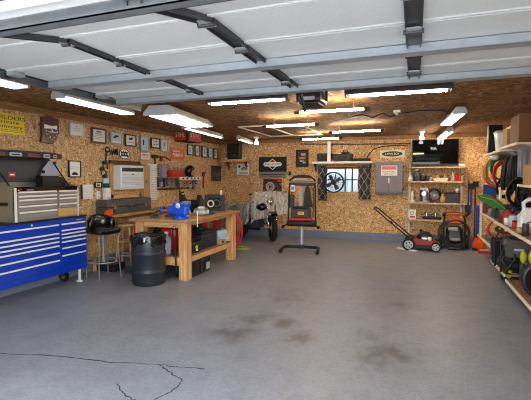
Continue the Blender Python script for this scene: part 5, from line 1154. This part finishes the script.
# coloured cords hanging under the far high shelf
cc = onX(497, 172, 1.32)
for k,(mm,rr_,sx_,dx_,dz_,lb) in enumerate((('orange',.245,.95,0,.0,'orange extension cord loop, outermost of the coloured cords'),('hose_yellow',.215,.9,-.02,.02,'yellowish cord loop inside the orange one'),('green',.19,1.0,.05,.07,'green cord loop hung over the top of the coloured cords'),('red_rubber',.2,.8,.06,-.04,'red cord loop hung on the jacket side of the coloured cords'))):
    r = thing('extension_cord', lb, 'cord', (cc.x+dx_, cc.y-.05*k, cc.z+dz_), .1, 'coloured cords under the high shelf')
    for q in range(3): MB().torus((.008*q-.01,.018*q,-.01*q),rr_-.014*q,.013,mm,'Y',32,6,sx_*.85,1.05).build('loop', r)
    MB().tube([(0,.02,rr_),(0,.03,rr_+.03),(0,.03,1.89-cc.z-dz_)],.006,mm,6).build('hanger', r)
r = thing('white_hat', 'round white cap hooked at the top of the coloured cords', 'hat', (cc.x-.08, cc.y-.2, cc.z+.24)); MB().ball((0,0,0),.07,'white',(1,.8,.7)).build('crown', r); MB().bb(-.1,.02,-.09,.0,-.03,-.018,'white',.006).build('brim', r)
for k,(u,v0,v1,wd,lb) in enumerate(((509.5,156,190,.16,'long black hose bundle hanging next to the coloured cords'),(515,152,184,.12,'black garment hanging beside the narrow shelf'))):
    a, b = onX(u, v0, 1.38), onX(u, v1, 1.38); a.z = min(a.z, 1.83); r = thing('hanging_garment' if k else 'hanging_hose', lb, 'garment' if k else 'hose', (1.38, a.y, a.z)); H_ = a.z-b.z
    for i in range(4): x = -wd/2+wd*i/3; MB().tube([(x*.3,0,0),(x*.8,-.02,-H_*.3),(x,.0,-H_*.7),(x*.9,.02,-H_)],lambda t:.028+.02*math.sin(PI*min(1,t*1.1)),'black',8).build('fold', r)
    MB().tube([(0,0,0),(0,0,.03),(0,.02,.06)],.008,'steel',6).build('hook', r)
for k,(u,v,R_,lb) in enumerate(((519,193,.19,'black cable coil hung on the wall under the labelled box, closer to the corner'),(528,194,.17,'black cable coil hung on the wall under the labelled box, closer to the door'),(505,188,.16,'black cable coil hung below the coloured cords'))):
    p = onX(u, v, 1.42); r = thing('cord_coil', lb, 'cable', tuple(p), .3, 'black cable coils')
    for q in range(4): MB().torus((.006*q,.02*q,0),R_-.012*q,.012,'black','Y',28,6,.9,1.05).build('loop', r)
    MB().tube([(0,.03,R_),(0,.1,R_+.02),(XR-p.x,.1,R_+.02)],.008,'steel',6).build('hook', r)
for k,(y,z,R_,lb) in enumerate(((7.9,1.2,.15,'black cable coil on the wall above the far rack board, closest to the corner'),(7.45,1.14,.15,'black cable coil on the wall above where two rack boards meet'),(6.9,1.16,.17,'black cable coil hung on the wall above the dull red jug'),(6.45,1.12,.14,'black cable coil hung on the wall above the silver tin'))):  # more black coils, added to darken the wall behind the rack
    r = thing('cord_coil', lb, 'cable', (XR-.06, y, z), -PI/2+.5, 'black cable coils')
    for q in range(4): MB().torus((.006*q,-.02*q,0),R_-.014*q,.014,'black','Y',28,6,.9,1.05).build('loop', r)
    MB().tube([(0,-.03,R_),(0,.0,R_+.03)],.008,'steel',6).build('hook', r)
for k,(y,z,w_,h_,lb) in enumerate(((7.1,1.45,.3,.4,'added black tool bag hung on the wall behind the hanging hose bundle'),(8.0,1.5,.3,.36,'added black tool bag hung on the wall behind the coloured cords'),(6.6,1.5,.26,.34,'added dark bag hung on the wall beside the hanging garment'))):  # bags added as dark filler where the wall lies in shade
    r = thing('filler_bag', lb, 'bag', (XR-.01, y, z), RROT, 'added dark bags on the storage wall'); MB().bb(-w_/2,w_/2,-.1,0,-h_/2,h_/2,'black_plastic',.04).bb(-w_*.35,w_*.35,-.13,-.09,-h_*.4,.0,'black',.02).build('body', r); MB().tube([(-.06,-.04,h_/2-.01),(-.05,-.03,h_/2+.07),(.05,-.03,h_/2+.07),(.06,-.04,h_/2-.01)],.01,'black',6).build('handle', r)
for k,(u,v0,v1,mm,lb) in enumerate(((500.5,189,199,'white','short white stick hung among the black cables'),(507.3,189,204,'tan','tan wooden handle hung among the black cables'))):
    a, b = onX(u,v0,1.3), onX(u,v1,1.3); q = MB().cyl((0,0,0),(0,0,b.z-a.z),.022,mm,n=10).ball((0,0,0),.024,mm).build('hanging_stick'); tag(q, lb, 'stick', 'sticks among the cables'); q.location = tuple(a)
# green trimmer guard
p = onX(492, 203, 1.22); r = thing('green_trimmer', 'flat green hedge-trimmer guard sticking out above the rack board', 'trimmer', (1.24, p.y, p.z), 0)
MB().prism([(-.24,.13),(-.1,.15),(.12,.02),(.2,-.12),(.08,-.12),(-.1,-.03),(-.22,.06)], -.03, .03, 'green').build('guard', r); MB().tube([(-.2,-.035,.11),(.0,-.035,.05),(.18,-.035,-.1)],.008,'lime',6).build('rib', r); MB().cyl((.16,.0,-.1),(.3,.1,-.13),.03,'black').build('motor', r)
r = thing('red_handle_board', 'reddish-brown board behind the green trimmer guard', 'board', (1.28, 8.35, .862)); MB().bb(-.11,.1,0,.02,0,.34,'brown_red',.004).build('panel', r)
# corner tools on the back wall
def pole(u, v0, v1, mm, head, lb, y=9.9, grp='long tools in the back corner', name='long_tool', rad=.016):
    a, b = onY(u, v0, y), onY(u, v1, y); r = thing(name, lb, 'tool', (a.x, y, 0), 0, grp)
    MB().cyl((0,0,b.z),(0,0,a.z),rad,mm,n=10).build('handle', r)
    if head == 'fork': MB().bb(-.06,.06,-.02,.02,a.z-.02,a.z+.1,'black',.01).build('head', r)
    if head == 'broom': MB().prism([(-.06,b.z-.02),(.06,b.z-.02),(.03,b.z+.15),(-.03,b.z+.15)],-.03,.03,'blue').build('head', r)
    if head == 'spade': MB().prism([(-.07,b.z+.2),(.07,b.z+.2),(.06,b.z+.02),(0,b.z-.04),(-.06,b.z+.02)],-.01,.01,'black').build('head', r)
    return r
pole(468.8, 181, 214, 'dark_grey', 'spade', 'dark hanging tool with a spade end beside the shelf unit')
pole(471.2, 188, 211, 'blue', 'fork', 'short blue-handled tool hung beside the shelf unit')
pole(475.5, 186, 240, 'dark_wood', 'fork', 'reddish long-handled tool leaning in the back corner')
pole(477.8, 206, 244, 'blue', 'broom', 'blue broom standing in the back corner', rad=.03)
a, b = onX(479, 182, 1.38), onX(488, 206, 1.38); q = MB().bb(-.11,.11,0,.04,0,.52,'blue',.008).build('blue_board'); tag(q, 'blue panel standing upright on the rack behind the green trimmer', 'board'); q.location = (1.3, 8.5, .862)  # a plain blue panel, upright on the rack
# rack top items
zt1, zt2, zt3 = .861, .846, .836
def lathe_item(name, lb, cat, loc, prof, mm, cap=None):
    r = thing(name, lb, cat, loc); MB().lathe(prof, mm, n=18).build('body', r)
    if cap: MB().lathe(cap[0], cap[1], n=14).build('cap', r)
    return r
r = thing('white_sprayer', 'big white jug with a looped handle and grey label on the near rack board', 'jug', (1.36, 5.92, zt3))
MB().box((0,0,.11),(.26,.2,.22),'white_plastic',.03).prism([(-.12,.2),(.12,.2),(.07,.3),(-.05,.3)],-.08,.08,'white_plastic').build('body', r)
MB().tube([(-.07,0,.27),(-.08,0,.36),(-.02,0,.41),(.05,0,.38),(.08,0,.27)],.024,'white_plastic',8).build('handle', r); MB().torus((0,-.102,.1),.05,.008,'dark_grey','Y',24,6,1.3,.7).bb(-.08,.08,-.104,-.1,.02,.05,'light_grey').build('label_sticker', r); MB().cyl((.05,0,.36),(.09,0,.46),.02,'tan').build('spout', r)
q = MB().box((0,0,.085),(.22,.24,.17),'light_grey',.02).bb(-.11,.11,-.124,-.12,.05,.12,'grey').build('grey_case'); tag(q, 'light grey case next to the white jug, toward the door', 'case'); q.location = (1.44, 5.55, zt3)
lathe_item('red_jug', 'dull red jug on the middle rack board', 'jug', (1.3, 6.85, zt2), [(.07,0),(.08,.02),(.075,.15),(.03,.19),(.03,.21),(.001,.21)], 'mower_red', ([(.035,.2),(.035,.23),(.001,.23)], 'black'))
lathe_item('silver_tin', 'silver and blue tin beside the dull red jug', 'tin', (1.27, 6.4, zt2), [(.055,0),(.055,.14),(.05,.15),(.001,.15)], 'paper_blue', ([(.045,.148),(.045,.165),(.001,.165)], 'grey'))
lathe_item('orange_pot', 'small orange-red pot before the white jug', 'pot', (1.25, 6.2, zt2), [(.03,0),(.035,.07),(.03,.08),(.001,.08)], 'orange_red', ([(.032,.078),(.032,.1),(.001,.1)], 'black'))
q = MB().box((0,0,.035),(.18,.14,.07),'tan',.025).build('yellow_pad'); tag(q, 'yellowish pad on the edge of the near rack board below the white jug', 'pad'); q.location = (1.27, 5.95-.2, zt3)
for k,(x,y,sx,sy,sz_,mm,lb) in enumerate(((1.3,7.52,.2,.3,.1,'dark_grey','dark tool case on the far rack board beneath the green trimmer'),(1.45,6.98,.2,.3,.14,'dark_steel','dark steel box behind the dull red jug'),(1.45,6.6,.2,.3,.2,'black_plastic','black case at the wall behind the silver tin'),(1.5,7.9,.2,.3,.2,'dark_grey','dark grey box at the wall on the far rack board'),(1.42,5.0,.3,.4,.22,'dark_grey','dark grey box on the near rack board, closest to the door'))):
    z = zt1 if y > 7.22 else zt2 if y > 6.16 else zt3
    r = thing('equipment_case', lb, 'case', (x, y, z), 0, 'cases on the rack'); MB().bb(-sx/2,sx/2,-sy/2,sy/2,0,sz_*.6,mm,.01).build('base', r); MB().bb(-sx/2,sx/2,-sy/2,sy/2,sz_*.62,sz_,mm,.01).build('lid', r); MB().bb(-.03,.03,-sy/2-.008,-sy/2,sz_*.45,sz_*.75,'steel',.002).build('latch', r)
random.seed(21)
for k,(x,y,z,kind,mm,lb) in enumerate(((1.24,7.95,zt1,'can','mat_grey','grey tin on the edge of the far rack board'),(1.26,7.7,zt1,'can','dark_green','dark green tin on the edge of the far rack board'),(1.38,8.2,zt1,'can','light_grey','pale tin before the blue panel'),(1.25,7.02,zt2,'can','brown_red','brown-red tin on the middle rack board, farthest from the door'),(1.42,6.32,zt2,'can','orange','orange tin between the silver tin and the wall'),(1.24,6.62,zt2,'can','paper','white tin between the red jug and the silver tin'),(1.22,5.5,zt3,'can','dark_grey','dark tin before the light grey case'),(1.46,8.3,zt1,'can','brown_red','brown-red tin against the wall behind the pale tin'),(1.24,8.1,.411,'can','grey','grey tin on the lower far board beside the hose coil'),(1.5,8.5,.411,'can','tan','tan tin at the corner end of the lower far board'))):
    r = thing('paint_tin', lb, 'tin', (x, y, z), 0, 'tins on the rack'); h_ = random.uniform(.09,.17); R_ = random.uniform(.035,.055)
    MB().lathe([(R_,0),(R_,h_),(R_*.9,h_+.004),(.001,h_+.004)], mm, n=16).build('body', r); MB().lathe([(R_*.8,h_+.003),(R_*.8,h_+.012),(.001,h_+.012)],'steel',n=14).build('lid', r)
# lower rack
r = thing('brown_hose_coil', 'dull red hose coil standing on the lower far rack board', 'hose', (1.34, 7.75, .44))
for k in range(5): MB().torus((.0,.03*k,.19),.17-.006*k,.016,'red_rubber','Y',36,6).build('hose_loop', r)
MB().cyl((0,.02,.2),(0,.1,.2),.05,'dark_grey').ball((.01,-.0,.22),.02,'yellow').build('hub', r)
r = thing('yellow_stand', 'yellow two-legged stand under the far rack board', 'stand', (1.53, 9.72, 0))
for x in (-.06,.06): MB().box((x,0,.16),(.035,.04,.32),'hose_yellow',.005).build('leg', r)
MB().bb(-.09,.09,-.03,.03,.32,.35,'hose_yellow',.005).build('crossbar', r)
p = onZ(475, 241); r = thing('orange_chainsaw', 'orange chainsaw on the floor in the back corner', 'chainsaw', (1.3, 9.45, 0), 2.3)
MB().box((0,0,.12),(.26,.2,.16),'orange',.04).box((.05,0,.22),(.16,.1,.07),'orange',.025).build('body', r); MB().tube([(-.1,-.1,.12),(-.1,-.1,.28),(-.08,.1,.28),(-.08,.1,.12)],.016,'orange',8).build('handle', r); MB().prism([(-.13,.06),(-.42,.05),(-.45,.09),(-.42,.13),(-.13,.14)],-.006,.006,'steel').build('guide_bar', r); MB().bb(-.12,.12,-.1,.1,0,.045,'black',.01).build('base', r)
q = MB().box((0,0,.03),(.24,.16,.06),'red',.012).box((0,0,.065),(.16,.1,.02),'light_grey',.005).build('red_case'); tag(q, 'flat red case on the floor before the orange chainsaw', 'case'); q.location = (1.33, 9.14, 0)
r = thing('dark_bucket', 'dark blue-black bucket on the rack above the generator', 'bucket', (1.27, 7.12, .204)); MB().lathe([(.13,0),(.16,.34),(.17,.35),(.17,.37),(.15,.37),(.12,.02),(.001,.02)],'navy',n=24).build('tub', r); MB().tube([(-.165,0,.36),(-.12,-.05,.46),(.12,-.05,.46),(.165,0,.36)],.007,'steel',6).build('bail', r)
# engine machine
r = thing('generator', 'dark generator with a grey faceted hood on the low rack board', 'generator', (1.36, 6.62, .206))
MB().prism([(-.16,.2),(.16,.2),(.2,.28),(.15,.42),(-.1,.45),(-.17,.38)],-.16,.14,'hood_grey').prism([(-.1,.22),(.1,.22),(.12,.28),(.09,.38),(-.06,.4),(-.11,.36)],-.19,-.16,'hood_grey').build('hood', r); m = MB()
for i_ in range(5): m.bb(-.172,-.165,-.13+i_*.055,-.1+i_*.055,.22,.36,'black')
m.build('side_vent', r); MB().bb(-.06,.06,-.194,-.19,.3,.33,'light_grey').build('badge_plate', r); MB().box((0,0,.1),(.34,.4,.18),'black',.03).cyl((-.16,-.21,.12),(-.16,-.05,.12),.09,'black_plastic').build('engine', r)
for s in (-1,1): MB().tube([(-.22,s*.22,.0),(-.23,s*.22,.4),(-.18,s*.22,.5),(.2,s*.22,.5),(.22,s*.22,0)],.015,'black',8).build('frame_tube', r)
MB().tube([(-.2,-.22,.3),(-.24,-.3,.2),(-.15,-.32,.08),(-.0,-.3,.05)],.02,'hose_dark',8).build('hose', r)
for k,(u,v,x,hl,lb) in enumerate(((508.5,272,1.24,.085,'lime and black garden tool standing at the front of the lowest board'),(522.5,257,1.34,.085,'lime and black garden tool standing taller in the middle of the lowest board'),(531,257,1.3,.09,'lime and black garden tool closest to the door'))):
    p = onX(u, v, x); r = thing('garden_tool', lb, 'garden tool', (p.x, p.y, .157), .2*k, 'lime garden tools on the rack'); zc_ = p.z-.157
    MB().ball((0,-.03,zc_),hl,'lime',(.5,.5,1.0)).build('lime_cover', r); MB().box((.07,.02,max(.1,zc_*.5)),(.12,.12,max(.2,zc_)),'black',.03).cyl((.0,.0,0),(.0,.0,max(.05,zc_-hl)),.03,'dark_grey').build('motor', r)
    MB().tube([(.02,-.05,.04),(-.05,-.1,.05),(-.03,-.14,.14),(.06,-.1,.24),(.06,-.02,.3)], .016, 'hose_dark', 8).build('hose', r)
    MB().box((.09,-.045,zc_*.5),(.05,.01,.04),'light_grey',.003).box((.04,-.05,zc_*.75),(.05,.01,.02),'grey',.003).build('badge_plate', r)
r = thing('black_hose', 'thick black hose looped on the lowest board under the lime tools', 'hose', (1.32, 5.25, .187))
for k in range(3): MB().torus((.02*k,.0+.05*k,.19+.01*k),.18-.01*k,.028,'hose_dark','Y',32,8,.85,1).build('hose_loop', r)
for k,(x,y,lb) in enumerate(((1.4,5.98,'dark engine block with a white cap on the lowest board'),(1.48,5.62,'dark engine block on the lowest board nearer the door'))):
    r = thing('engine_block', lb, 'engine', (x,y,.157), .3*k, 'engine blocks on the rack'); MB().box((0,0,.1),(.2,.2,.18),'black_plastic',.03).cyl((-.05,-.12,.1),(-.05,-.05,.1),.06,'dark_steel').build('block', r); MB().box((.02,0,.24),(.1,.12,.12),'dark_steel',.02).tube([(-.08,-.1,.2),(-.02,-.12,.28),(.08,-.05,.3)],.012,'grey',6).build('head', r)
    if k == 0: MB().lathe([(.035,0),(.035,.05),(.001,.055)],'white',(-.03,-.12,.2),14).build('white_cap', r)
q = MB().bb(-.1,.1,-.15,.15,0,.12,'black',.01).build('black_crate'); tag(q, 'small black crate on the floor under the generator board', 'crate'); q.location = (1.34, 6.85, 0)

# ------------------------------------------------------------------ corner speaker shelf
a, b = onY(220.5, 160, 9.72), onY(246.3, 160, 9.72); w = b.x-a.x
r = thing('corner_shelf', 'pine corner shelf carrying the black speaker', 'shelf', ((a.x+b.x)/2+.01, YB, a.z)); MB().bb(-w/2, w/2, -.3, -.0, -.03, .012, 'pine', .003).bb(-w/2, w/2, -.31, -.3, -.05, .014, 'pine', .003).build('board', r)
for x in (-.35,.35): MB().prism([(0,-.03),(-.2,-.03),(0,-.25)], x*w-.012, x*w+.012, 'brown_red', 'YZ').build('bracket', r)
a2, b2 = onY(227.5, 155, 9.75), onY(239.5, 141, 9.75)
r = thing('corner_speaker', 'big black speaker in the back corner under the ceiling', 'speaker', ((a2.x+b2.x)/2, 9.74, a.z+.013), .1); ww_ = b2.x-a2.x; MB().bb(-ww_/2, ww_/2, 0, .2, 0, .4, 'black_plastic', .008).build('cabinet', r)
MB().bb(-ww_/2+.015, ww_/2-.015, -.012, 0, .015, .385, 'black', .006).build('grille', r); MB().bb(.02,.05,-.014,-.011,.09,.11,'light_grey').build('badge', r)
for x, lb in ((onY(225.8,155,9.72).x, 'small white box on the tool-wall side of the corner speaker'), (onY(243,156,9.72).x, 'small white box on the window side of the corner speaker')):
    q = MB().bb(-.04,.04,0,.08,0,.04,'white_plastic',.006).bb(-.03,.03,-.002,0,.012,.02,'light_grey').build('small_white_box'); tag(q, lb, 'box', 'white boxes by the speaker'); q.location = (x, 9.73, a.z+.014)

# ------------------------------------------------------------------ daylight
w = bpy.data.worlds.new('world'); S.world = w; w.use_nodes = True; nt = w.node_tree
bg = nt.nodes['Background']; sk = nt.nodes.new('ShaderNodeTexSky'); sk.sky_type = 'NISHITA'; sk.sun_disc = False; sk.sun_elevation = math.radians(42); sk.sun_rotation = math.radians(75)
sk.dust_density = 2.5; sk.air_density = 1.2
bw = nt.nodes.new('ShaderNodeRGBToBW'); nt.links.new(sk.outputs[0], bw.inputs[0])      # thin overcast: most of the blue washed out
nt.links.new(mix(nt, .68, sk.outputs[0], bw.outputs[0]), bg.inputs[0]); bg.inputs[1].default_value = 1.5
pl = bpy.data.lights.new('daylight_opening', 'AREA'); pl.shape = 'RECTANGLE'; pl.size = DX1-DX0; pl.size_y = ZH; pl.cycles.is_portal = True
po = bpy.data.objects.new('daylight_opening', pl); COL.objects.link(po); po.location = ((DX0+DX1)/2, YF-.03, ZH/2); po.rotation_euler = (PI/2, 0, 0)

S.view_settings.view_transform = 'Standard'; S.view_settings.look = 'None'; S.view_settings.gamma = 1; S.view_settings.use_curve_mapping = False
S.view_settings.exposure = 0.75
try:
    S.cycles.use_denoising = True; S.cycles.pixel_filter_type = 'BLACKMAN_HARRIS'; S.cycles.filter_width = 1.05; S.cycles.max_bounces = 8; S.cycles.diffuse_bounces = 5; S.cycles.sample_clamp_indirect = 6
except Exception: pass
